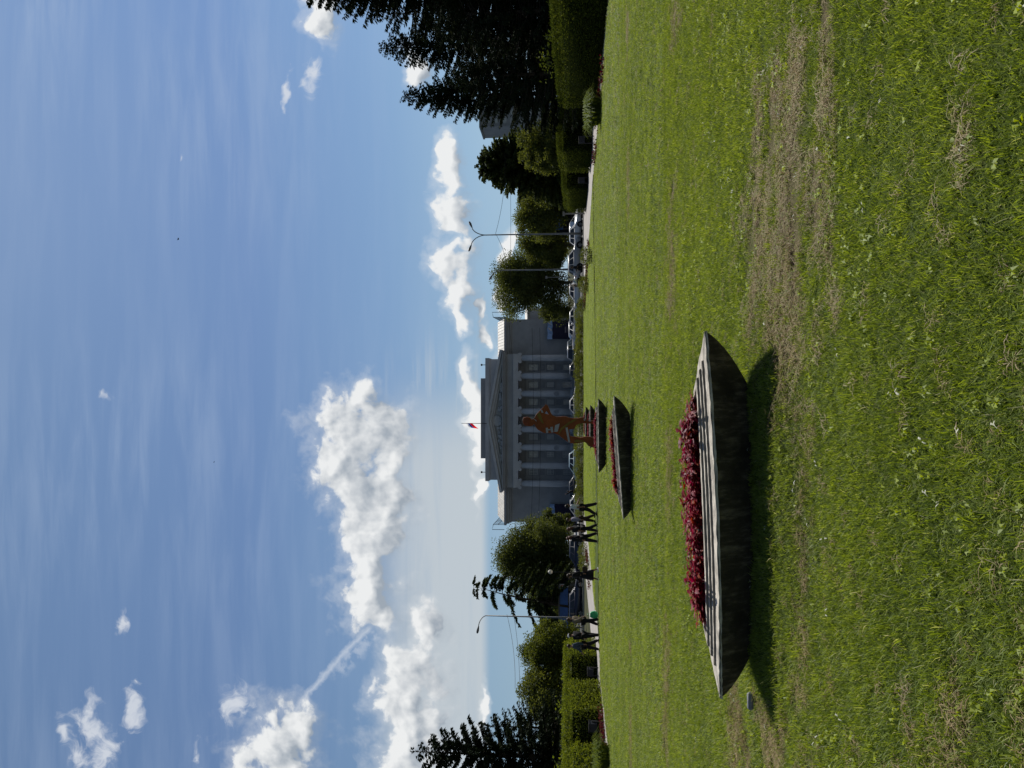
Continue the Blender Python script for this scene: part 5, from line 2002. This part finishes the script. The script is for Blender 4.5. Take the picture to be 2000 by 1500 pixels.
def car(label, loc, rz, col, kind='sedan', L=4.5, Wd=1.78, H=1.46, group='cars parked and driving in front of the museum', scale=1.0):
    root = thing('parked_car', label, 'car', loc, rz, group)
    hl, hw = L / 2, Wd / 2
    belt = H * .62
    if kind == 'suv':
        prof = [(-hl, .42), (-hl + .02, belt - .02), (-hl + .10, belt), (hl - 1.15, belt), (hl - .25, belt - .16), (hl, belt - .34), (hl, .40), (hl - .1, .28), (-hl + .12, .30)]
        gb = (-hl + .12, hl - 1.12)
        gt = (-hl + .45, hl - 1.85)
    elif kind == 'hatch':
        prof = [(-hl, .40), (-hl + .03, belt - .05), (-hl + .15, belt), (hl - .95, belt), (hl - .2, belt - .18), (hl, belt - .36), (hl, .36), (hl - .1, .26), (-hl + .12, .28)]
        gb = (-hl + .12, hl - .92)
        gt = (-hl + .55, hl - 1.72)
    else:
        prof = [(-hl, .42), (-hl + .04, belt - .10), (-hl + .18, belt - .02), (-hl + .75, belt), (hl - 1.25, belt), (hl - .3, belt - .14), (hl, belt - .34), (hl, .36), (hl - .1, .26), (-hl + .12, .28)]
        gb = (-hl + .70, hl - 1.20)
        gt = (-hl + 1.35, hl - 1.95)
    # lower body with tumblehome: three sections across the width
    bm = bmesh.new()
    secs = [(-hw, .90), (-hw * .96, 1.0), (hw * .96, 1.0), (hw, .90)]
    rows = []
    for yv, s in secs:
        zc = .58
        rows.append([bm.verts.new((x * (1.0 if s == 1 else .985), yv, zc + (z - zc) * s)) for x, z in prof])
    n = len(prof)
    for r_ in range(3):
        for k in range(n):
            bm.faces.new((rows[r_][k], rows[r_][(k + 1) % n], rows[r_ + 1][(k + 1) % n], rows[r_ + 1][k]))
    bm.faces.new(rows[0])
    bm.faces.new(rows[3][::-1])
    # greenhouse: roof, pillars
    wb, wt = hw * .90, hw * .74
    zb, zt = belt - .015, H

    def gp(f, side, top):
        return None
    cab = [(gb[0], -wb, zb), (gb[1], -wb, zb), (gb[1], wb, zb), (gb[0], wb, zb), (gt[0], -wt, zt - .05), (gt[1], -wt, zt - .05), (gt[1], wt, zt - .05), (gt[0], wt, zt - .05),
           (gt[0] + .12, -wt * .85, zt), (gt[1] - .10, -wt * .85, zt), (gt[1] - .10, wt * .85, zt), (gt[0] + .12, wt * .85, zt)]
    cv = [bm.verts.new(p) for p in cab]
    for f in ((0, 1, 5, 4), (1, 2, 6, 5), (2, 3, 7, 6), (3, 0, 4, 7), (4, 5, 9, 8), (5, 6, 10, 9), (6, 7, 11, 10), (7, 4, 8, 11), (8, 9, 10, 11)):
        bm.faces.new([cv[i] for i in f])
    bmesh.ops.recalc_face_normals(bm, faces=bm.faces[:])
    bmesh.ops.bevel(bm, geom=[e for e in bm.edges if len(e.link_faces) == 2 and e.calc_face_angle(0) > .35], offset=.045, segments=2, affect='EDGES', clamp_overlap=True)
    me = bpy.data.meshes.new('body')
    bm.to_mesh(me)
    bm.free()
    me.materials.append(col)
    for p in me.polygons:
        p.use_smooth = True
    link(bpy.data.objects.new('body', me), root)

    def quad(name, A, B, C_, D, m, off, s0=.10, s1=.90, t0=.12, t1=.86, par=root):
        """glass panel laid just proud of a greenhouse face"""
        A, B, C_, D = map(Vector, (A, B, C_, D))

        def bl(u_, v_):
            return (A.lerp(B, u_)).lerp(D.lerp(C_, u_), v_)
        N = (B - A).cross(D - A).normalized() * off
        q = [bl(s0, t0), bl(s1, t0), bl(s1, t1), bl(s0, t1)]
        b = MB()
        b.add([x + N for x in q] + [x - N * .5 for x in q], [(0, 1, 2, 3), (7, 6, 5, 4), (0, 4, 5, 1), (1, 5, 6, 2), (2, 6, 7, 3), (3, 7, 4, 0)])
        return b.build(name, m, par)
    quad('windscreen', cab[1], cab[2], cab[6], cab[5], CGL, .012, .07, .93, .06, .95)
    quad('rear_window', cab[3], cab[0], cab[4], cab[7], CGL, .012, .08, .92, .10, .92)
    for (a_, b_, c_, d_) in ((0, 1, 5, 4), (2, 3, 7, 6)):
        for (s0, s1) in ((.06, .34), (.375, .63), (.66, .92)) if kind != 'sedan' else ((.10, .46), (.50, .88)):
            quad('side_window', cab[a_], cab[b_], cab[c_], cab[d_], CGL, .012, s0, s1, .12, .90)
    wr = .33 if kind != 'suv' else .36
    for sx in (-1, 1):
        for sy in (-1, 1):
            cx = sx * (hl - .82)
            b = MB()
            pr = [(cx + (wr + .05) * math.cos(2 * math.pi * k / 18), wr + (wr + .05) * math.sin(2 * math.pi * k / 18)) for k in range(18)]
            b.prism(pr, 'y', sy * (hw - .30), sy * (hw + .004))
            b.build('wheel_arch', TRIM, root)
            b = MB()
            b.smooth = True
            pr = [(cx + wr * math.cos(2 * math.pi * k / 20), wr + wr * math.sin(2 * math.pi * k / 20)) for k in range(20)]
            b.prism(pr, 'y', sy * (hw - .20), sy * (hw + .02))
            w = b.build('wheel', TYRE, root)
            b = MB()
            for q in range(5):
                a = 2 * math.pi * q / 5
                pr = [(cx + .62 * wr * math.cos(a - .35), wr + .62 * wr * math.sin(a - .35)), (cx + .62 * wr * math.cos(a + .35), wr + .62 * wr * math.sin(a + .35)), (cx + .12 * wr * math.cos(a + .5), wr + .12 * wr * math.sin(a + .5)), (cx + .12 * wr * math.cos(a - .5), wr + .12 * wr * math.sin(a - .5))]
                b.prism(pr, 'y', sy * (hw + .015), sy * (hw + .032))
            b.build('rim', RIM_, w)
    for sy in (-1, 1):
        b = MB()
        b.box(hl - .16, hl + .012, sy * hw * .55, sy * hw * .88, belt - .42, belt - .27)
        b.build('headlight', HLAMP, root, .01)
        b = MB()
        b.box(-hl - .012, -hl + .12, sy * hw * .62, sy * hw * .90, belt - .30, belt - .12)
        b.build('tail_light', TLAMP, root, .01)
        b = MB()
        b.box(gb[1] - .42, gb[1] - .26, sy * (hw * .93), sy * (hw * .93 + .2), belt + .02, belt + .16)
        b.build('wing_mirror', col, root, .02)
    b = MB()
    b.box(hl - .06, hl + .016, -hw * .5, hw * .5, .40, .56)
    b.build('grille', TRIM, root)
    b = MB()
    b.box(-hl - .014, hl * 0 - hl + .05, -hw * .85, hw * .85, .36, .46)
    b.build('bumper', TRIM, root)
    root.scale = (scale,) * 3
    return root


WHITE, SILV, DARK, LBLUE, NAVYP, GREYP = paint('white', (.62, .63, .64)), paint('silver', (.36, .37, .385)), paint('black', (.016, .017, .02)), paint('pale blue', (.30, .42, .50)), paint('navy', (.012, .016, .04)), paint('grey', (.14, .145, .155))


def car_px(label, y0, y1, Y, col, kind, H=1.46, flip=False, L=None, rz=None, **k):
    xa, xb = at(1130, y1, Y).x, at(1130, y0, Y).x
    ln = L or (xb - xa)
    r_ = (0.0 if not flip else math.pi) if rz is None else rz
    return car(label, ((xa + xb) / 2, Y, -.118), r_, col, kind, ln, 1.78, H, **k)


car_px('white hatchback at the end of the right hedge, seen at an angle', 424, 466, 77.5, WHITE, 'hatch', 1.50, L=3.9, rz=R(-48))
car_px('white off-road car with dark windows right of the round tree', 468, 537, 78, SILV, 'suv', 1.62, L=4.0)
car_px('white sedan roof between the people and the round tree', 548, 592, 82, WHITE, 'sedan', 1.50, flip=True, L=4.3, rz=R(160))
car_px('long silver sedan under the right banner', 587, 640, 86, SILV, 'sedan', 1.45, L=4.4)
car_px('silver hatchback before the right wing of the museum', 634, 668, 90, SILV, 'hatch', 1.55, L=3.9, rz=R(200))
car_px('grey boxy car at the foot of the rightmost column', 664, 692, 87, GREYP, 'suv', 1.72, L=4.3, rz=R(60))
car_px('dark sedan with a bright roof line before the right columns', 688, 748, 84, DARK, 'sedan', 1.45, L=4.4)
car_px('silver car behind the shrubs just right of the statue', 760, 812, 92, SILV, 'sedan', 1.42, L=4.5)
car_px('pale blue car behind the shrubs just left of the statue', 888, 930, 88, LBLUE, 'hatch', 1.52, L=4.0, rz=R(185))
car_px('dark car left of the pale blue one', 928, 962, 94, DARK, 'hatch', 1.48, L=4.0)
car_px('pale silver car before the left wing of the museum', 958, 1004, 86, SILV, 'sedan', 1.42, L=4.4)
car_px('dark car behind the shrubs left of the walking couple', 1058, 1112, 78, NAVYP, 'suv', 1.50, L=4.2, rz=R(190))
car_px('dark navy car with pale lamps parked before the blue bus shelter', 1138, 1198, 74.8, NAVYP, 'suv', 1.52, L=4.5, rz=R(12))

# ------------------------------------------------------------------ people
SKIN = M('skin', (0.34, 0.19, 0.13), 0.6, 0.08, 9.0)
SKIN_T = M('tanned skin', (0.22, 0.115, 0.075), 0.6, 0.08, 9.0)
EYE_M = M('eye', (0.03, 0.02, 0.015), 0.3, 0.1, 9.0)


def cloth(name, rgb):
    return M('cloth ' + name, rgb, 0.9, 0.18, 14.0, bump=.002)


BLK, WHT, DENIM, TAN, GRYC, BEIGE, DKB, LIL = cloth('black', (.010, .010, .012)), cloth('white', (.62, .62, .64)), cloth('denim', (.045, .065, .10)), cloth('tan', (.20, .155, .105)), cloth('grey', (.10, .095, .09)), cloth('beige', (.38, .33, .27)), cloth('brown', (.045, .028, .02)), cloth('lilac', (.20, .19, .26))
HAIR_D, HAIR_B, HAIR_R = M('dark hair', (.012, .009, .008), .6, .3, 20), M('brown hair', (.05, .026, .014), .6, .3, 20), M('red brown hair', (.10, .035, .018), .6, .3, 20)


def skin_mesh(name, nodes, edges, radii, m, parent, sub=1):
    me = bpy.data.meshes.new(name)
    keys = list(nodes)
    ix = {k: i for i, k in enumerate(keys)}
    me.from_pydata([tuple(nodes[k]) for k in keys], [(ix[a], ix[c]) for a, c in edges], [])
    o = bpy.data.objects.new(name, me)
    COL.objects.link(o)
    md = o.modifiers.new('s', 'SKIN')
    md.use_smooth_shade = True
    for i, k in enumerate(keys):
        r_ = radii[k]
        me.skin_vertices[0].data[i].radius = (r_, r_) if not isinstance(r_, tuple) else r_
        me.skin_vertices[0].data[i].use_root = (i == 0)
    if sub:
        ms = o.modifiers.new('u', 'SUBSURF')
        ms.levels = sub
        ms.render_levels = sub
    dg = bpy.context.evaluated_depsgraph_get()
    res = bpy.data.meshes.new_from_object(o.evaluated_get(dg))
    bpy.data.objects.remove(o)
    bpy.data.meshes.remove(me)
    res.name = name
    res.materials.clear()
    res.materials.append(m)
    return link(bpy.data.objects.new(name, res), parent)


def person(label, loc, face, h=1.72, stride=.35, arms=(.3, -.3), elbows=(.4, .4), top=BLK, legs=BLK, hair=HAIR_D, long_hair=False, skirt=False, shorts=False, short_sleeve=False, shoe=BLK, lean=0.05, skin=SKIN, build=1.14, head_turn=0.0, wide=0.0, group=None, cap=None):
    """a walking figure; local +Y is forward, +X its right side"""
    s = h / 1.72
    root = thing('person', label, 'person', loc, face, group)
    N, Rd, E = {}, {}, []

    def put(k, p, r_):
        N[k] = Vector(p) * s
        Rd[k] = tuple(x * s for x in r_) if isinstance(r_, tuple) else r_ * s
    lz = .92
    put('pelvis', (0, 0, .95), (.135 * build, .10 * build))
    put('waist', (0, lean * .3, 1.10), (.118 * build, .09 * build))
    put('chest', (0, lean * .7, 1.29), (.145 * build, .105 * build))
    put('collar', (0, lean, 1.42), (.085, .07))
    put('neck', (0, lean + .01, 1.485), .052)
    put('jaw', (0, lean + .03, 1.555), .066)
    put('head', (0, lean + .025, 1.63), .088)
    put('crown', (0, lean + .01, 1.695), .06)
    put('nose', (math.sin(head_turn) * .11, lean + .025 + math.cos(head_turn) * .112, 1.605), .014)
    E += [('pelvis', 'waist'), ('waist', 'chest'), ('chest', 'collar'), ('collar', 'neck'), ('neck', 'jaw'), ('jaw', 'head'), ('head', 'crown'), ('head', 'nose')]
    for sd, sx in (('R', 1), ('L', -1)):
        th = stride * sx
        hip = Vector((sx * .095, 0, .90))
        knee = hip + Vector((sx * .01, math.sin(th) * .43, -math.cos(th) * .43))
        sh = th - (.35 if th < 0 else .05) * abs(stride) / .35
        ank = knee + Vector((0, math.sin(sh) * .41, -math.cos(sh) * .41))
        put('hip' + sd, hip, .092 * build)
        put('knee' + sd, knee, .060 * build)
        put('calf' + sd, knee.lerp(ank, .35) + Vector((0, -.015, 0)), .055 * build)
        put('ankle' + sd, ank, .038)
        put('toe' + sd, ank + Vector((0, .13, -.045)), .034)
        E += [('pelvis', 'hip' + sd), ('hip' + sd, 'knee' + sd), ('knee' + sd, 'calf' + sd), ('calf' + sd, 'ankle' + sd), ('ankle' + sd, 'toe' + sd)]
        aa, el = arms[0 if sx > 0 else 1], elbows[0 if sx > 0 else 1]
        shd = Vector((sx * .185 * build, lean * .9, 1.385))
        elb = shd + Vector((sx * (.06 + wide), math.sin(aa) * .28, -math.cos(aa) * .28))
        wr = elb + Vector((-sx * .01, math.sin(aa + el) * .25, -math.cos(aa + el) * .25))
        fd = (wr - elb).normalized()
        put('sh' + sd, shd, .060 * build)
        put('elb' + sd, elb, .043 * build)
        put('wr' + sd, wr, .028)
        palm = wr + fd * .075
        put('palm' + sd, palm, (.036, .018))
        E += [('chest', 'sh' + sd), ('sh' + sd, 'elb' + sd), ('elb' + sd, 'wr' + sd), ('wr' + sd, 'palm' + sd)]
        for f_ in range(4):
            o = Vector((0, (f_ - 1.5) * .02, 0))
            ln = (.062, .075, .08, .066)[f_]
            k1, k2 = 'f%d%s' % (f_, sd), 'g%d%s' % (f_, sd)
            put(k1, palm + o + fd * ln * .6, .0088)
            put(k2, palm + o + fd * ln + Vector((-sx * .015, 0, 0)), .0075)
            E += [('palm' + sd, k1), (k1, k2)]
        put('th' + sd, wr + fd * .05 + Vector((-sx * .01, .045, 0)), .0095)
        E += [('wr' + sd, 'th' + sd)]
    # lowest toe touches the ground
    zmin = min(N['toeR'].z - Rd['toeR'], N['toeL'].z - Rd['toeL'])
    for k in N:
        N[k].z -= zmin - .004
    skin_mesh('body', N, E, Rd, skin, root, 1)

    def garment(name, keys, edges, grow, m, over=None):
        r2 = {}
        for k in keys:
            r_ = Rd[k]
            g = grow * s
            r2[k] = tuple(x + g for x in r_) if isinstance(r_, tuple) else r_ + g
        if over:
            r2.update(over)
        nd = {k: N[k] for k in keys}
        return skin_mesh(name, nd, edges, r2, m, root, 1)
    ke = ['chest', 'pelvis', 'waist', 'collar'] + ['sh' + q for q in 'RL'] + ['elb' + q for q in 'RL'] + ([] if short_sleeve else ['wr' + q for q in 'RL'])
    ee = [('pelvis', 'waist'), ('waist', 'chest'), ('chest', 'collar')] + [('chest', 'sh' + q) for q in 'RL'] + [('sh' + q, 'elb' + q) for q in 'RL'] + ([] if short_sleeve else [('elb' + q, 'wr' + q) for q in 'RL'])
    garment('top', ke, ee, .030, top)
    if skirt:
        b = MB()
        b.smooth = True
        zt, zk = N['waist'].z - .02, (N['kneeR'].z + N['kneeL'].z) / 2 - .16 * s
        b.lathe([(.125 * s, zt), (.17 * s, N['pelvis'].z), (.24 * s, (N['pelvis'].z + zk) / 2), (.30 * s, zk), (.28 * s, zk + .01)], 0, 0, 18)
        b.build('skirt', legs, root)
    else:
        ks = ['pelvis'] + [p_ + q for q in 'RL' for p_ in (('hip', 'knee') if shorts else ('hip', 'knee', 'calf', 'ankle'))]
        es = [('pelvis', 'hip' + q) for q in 'RL'] + [(a + q, c + q) for q in 'RL' for a, c in ((('hip', 'knee'),) if shorts else (('hip', 'knee'), ('knee', 'calf'), ('calf', 'ankle')))]
        garment('trousers', ks, es, .026, legs, {p_ + q: w_ * s for q in 'RL' for p_, w_ in (('hip', .128), ('knee', .100), ('calf', .092), ('ankle', .078)) if p_ + q in ks})
    for q in 'RL':
        a, t_ = N['ankle' + q], N['toe' + q]
        b = MB()
        b.smooth = True
        b.tube([(a.x, a.y - .07 * s, t_.z + .012), (a.x, a.y - .01, t_.z + .02 * s), (a.x, a.y + .07 * s, t_.z + .01), (t_.x, t_.y + .05 * s, t_.z)], [.030 * s, .048 * s, .044 * s, .022 * s], 8)
        b.build('shoe', shoe, root)
    hd = N['head']
    b = MB()
    b.smooth = True
    ht = head_turn
    b.ball((hd.x - math.sin(ht) * .022 * s, hd.y - math.cos(ht) * .024 * s, hd.z + .022 * s), .104 * s, 14, 9, (.92, 1.0, .98))
    if long_hair:
        b.tube([(hd.x - math.sin(ht) * .05 * s, hd.y - math.cos(ht) * .05 * s, hd.z), (hd.x - math.sin(ht) * .07, hd.y - math.cos(ht) * .075 * s, hd.z - .14 * s), (hd.x, hd.y - .10 * s, hd.z - .30 * s)], [.085 * s, .085 * s, .045 * s], 10)
    b.build('hair', hair, root)
    if cap:
        b = MB()
        b.smooth = True
        b.ball((hd.x, hd.y - .01, hd.z + .045 * s), .106 * s, 14, 8, (.95, 1.05, .75))
        b.box(hd.x - .06 * s, hd.x + .06 * s, hd.y + .06 * s, hd.y + .17 * s, hd.z + .04 * s, hd.z + .055 * s)
        b.build('cap', cap, root, fix=False)
    b = MB()
    for sx in (-1, 1):
        ca, sa = math.cos(ht), math.sin(ht)
        ex, ey = sx * .032, .083
        b.ball((hd.x + (ex * ca + ey * sa) * s, hd.y + (-ex * sa + ey * ca) * s, hd.z - .005), .011 * s, 6, 4)
    b.build('eyes', EYE_M, root, fix=False)
    return root


ZP = -.06
GP = 'people walking along the left cross path'


def on_path(y, dy=.8):
    Y = 38.0
    for _ in range(8):
        X = (750 - y) / F * Y
        Y = edge_y(X) + dy
    return (X, Y, ZP)


RT, LT = R(-90), R(90)      # walking to the right / to the left of the upright picture
person('person in a white top and dark trousers striding on the cross path', on_path(990), RT + .25, 1.76, 0.28, (-.25, .35), (.35, .9), WHT, BLK, HAIR_D, skin=SKIN_T, short_sleeve=True, group=GP)
person('person in black with bare tanned forearm, right one of the pair in black', on_path(1031, .6), LT - .3, 1.66, 0.26, (.45, -.2), (.9, .3), BLK, BLK, HAIR_R, long_hair=True, skin=SKIN_T, short_sleeve=True, group=GP)
person('person in black with a pale collar, left one of the pair in black', on_path(1049, 1.1), LT - .35, 1.68, -0.20, (.3, -.3), (.4, .4), BLK, BLK, HAIR_R, long_hair=True, group=GP, build=1.08)
p = on_path(1012, 3.6)
person('person in lilac grey behind the pair in black, near the white top', (p[0], p[1], 0.0), LT, 1.62, .2, (.2, -.2), (.3, .3), LIL, DKB, HAIR_B, group=GP)
person('woman in a wide black skirt with a white blouse front', on_path(1121, .8), LT + .5, 1.66, .26, (.35, -.35), (.9, .5), BLK, BLK, HAIR_B, long_hair=True, skirt=True, skin=SKIN_T, shoe=WHT, group=GP, build=1.12)
person('person in a grey tan top carrying a green bag', on_path(1210, .8), RT - .2, 1.66, 0.22, (.5, -.2), (.1, .3), TAN, BLK, HAIR_B, long_hair=True, group=GP)
person('person in dark clothes with a white headscarf beside the denim jacket', on_path(1238, .7), LT - .4, 1.60, .12, (.4, -.3), (1.1, .5), BLK, BLK, HAIR_B, group=GP, cap=WHT)
person('person in a blue denim jacket and black trousers', on_path(1258, 1.0), LT + .5, 1.64, 0.22, (.3, -.3), (.6, .4), DENIM, BLK, HAIR_B, group=GP, build=1.25)
GQ = 'people near the cars on the right'
p = gr(1148, 521, ZP)
person('girl in a black top with bare legs on the right path', (p.x, p.y, ZP), LT, 1.38, .2, (.5, .2), (1.0, .9), BLK, BLK, HAIR_D, long_hair=True, shorts=True, shoe=WHT, group=GQ)
p = gr(1146, 545, ZP)
person('bending person in a white shirt and black trousers near the white sedan', (p.x, p.y, ZP), LT, 1.36, .15, (.5, .4), (.8, .8), WHT, BLK, HAIR_D, lean=.25, group=GQ)
p = gr(1141, 557, ZP)
person('person in a beige top standing behind the shrub by the white sedan', (p.x, p.y, ZP), LT, 1.60, .1, (.2, .2), (1.2, 1.2), BEIGE, GRYC, HAIR_D, group=GQ)
p = at(1130, 959, 79)
person('dark figure with raised hand before the left wing of the museum', (p.x, 79, -.118), LT, 1.70, .1, (.2, 2.4), (.4, .5), BLK, BLK, HAIR_D, group='people near the museum')

# things they carry
gb = M('green plastic bag', (0.05, 0.42, 0.16), 0.5, 0.15, 8.0)


def bag(name, label, p, w, h, d, m, seed, strap=True):
    root = thing(name, label, 'bag', p)
    rr = random.Random(seed)
    b = MB()
    b.smooth = True
    prof = [(0, .35), (.12, .9), (.45, 1.0), (.8, .85), (1.0, .6)]
    n = 14
    vs = []
    for t_, s_ in prof:
        for k in range(n):
            a = 2 * math.pi * k / n
            ca, sa = math.cos(a), math.sin(a)
            e = .6
            vs.append((math.copysign(abs(ca) ** e, ca) * w / 2 * s_ + rr.uniform(-.012, .012), math.copysign(abs(sa) ** e, sa) * d / 2 * s_ + rr.uniform(-.01, .01), t_ * h))
    b.add(vs, ring_faces(len(prof), n) + [tuple(range(n - 1, -1, -1)), tuple((len(prof) - 1) * n + k for k in range(n))])
    b.build('sack', m, root)
    b = MB()
    b.tube([(-w * .25, 0, h * .97), (-w * .12, 0, h * 1.3), (0, 0, h * 1.38), (w * .12, 0, h * 1.3), (w * .25, 0, h * .97)], .008, 5)
    b.build('handle', m, root)
    return root


p = on_path(1198, .55)
bag('plastic_bag', 'bright green plastic bag in the hand of the person in grey tan', (p[0], p[1], ZP + .12), .36, .40, .2, gb, 1)
p = on_path(1110, .5)
bag('shoulder_bag', 'brown shoulder bag beside the woman in the black skirt', (p[0], p[1], ZP + .62), .32, .28, .14, DKB, 2)
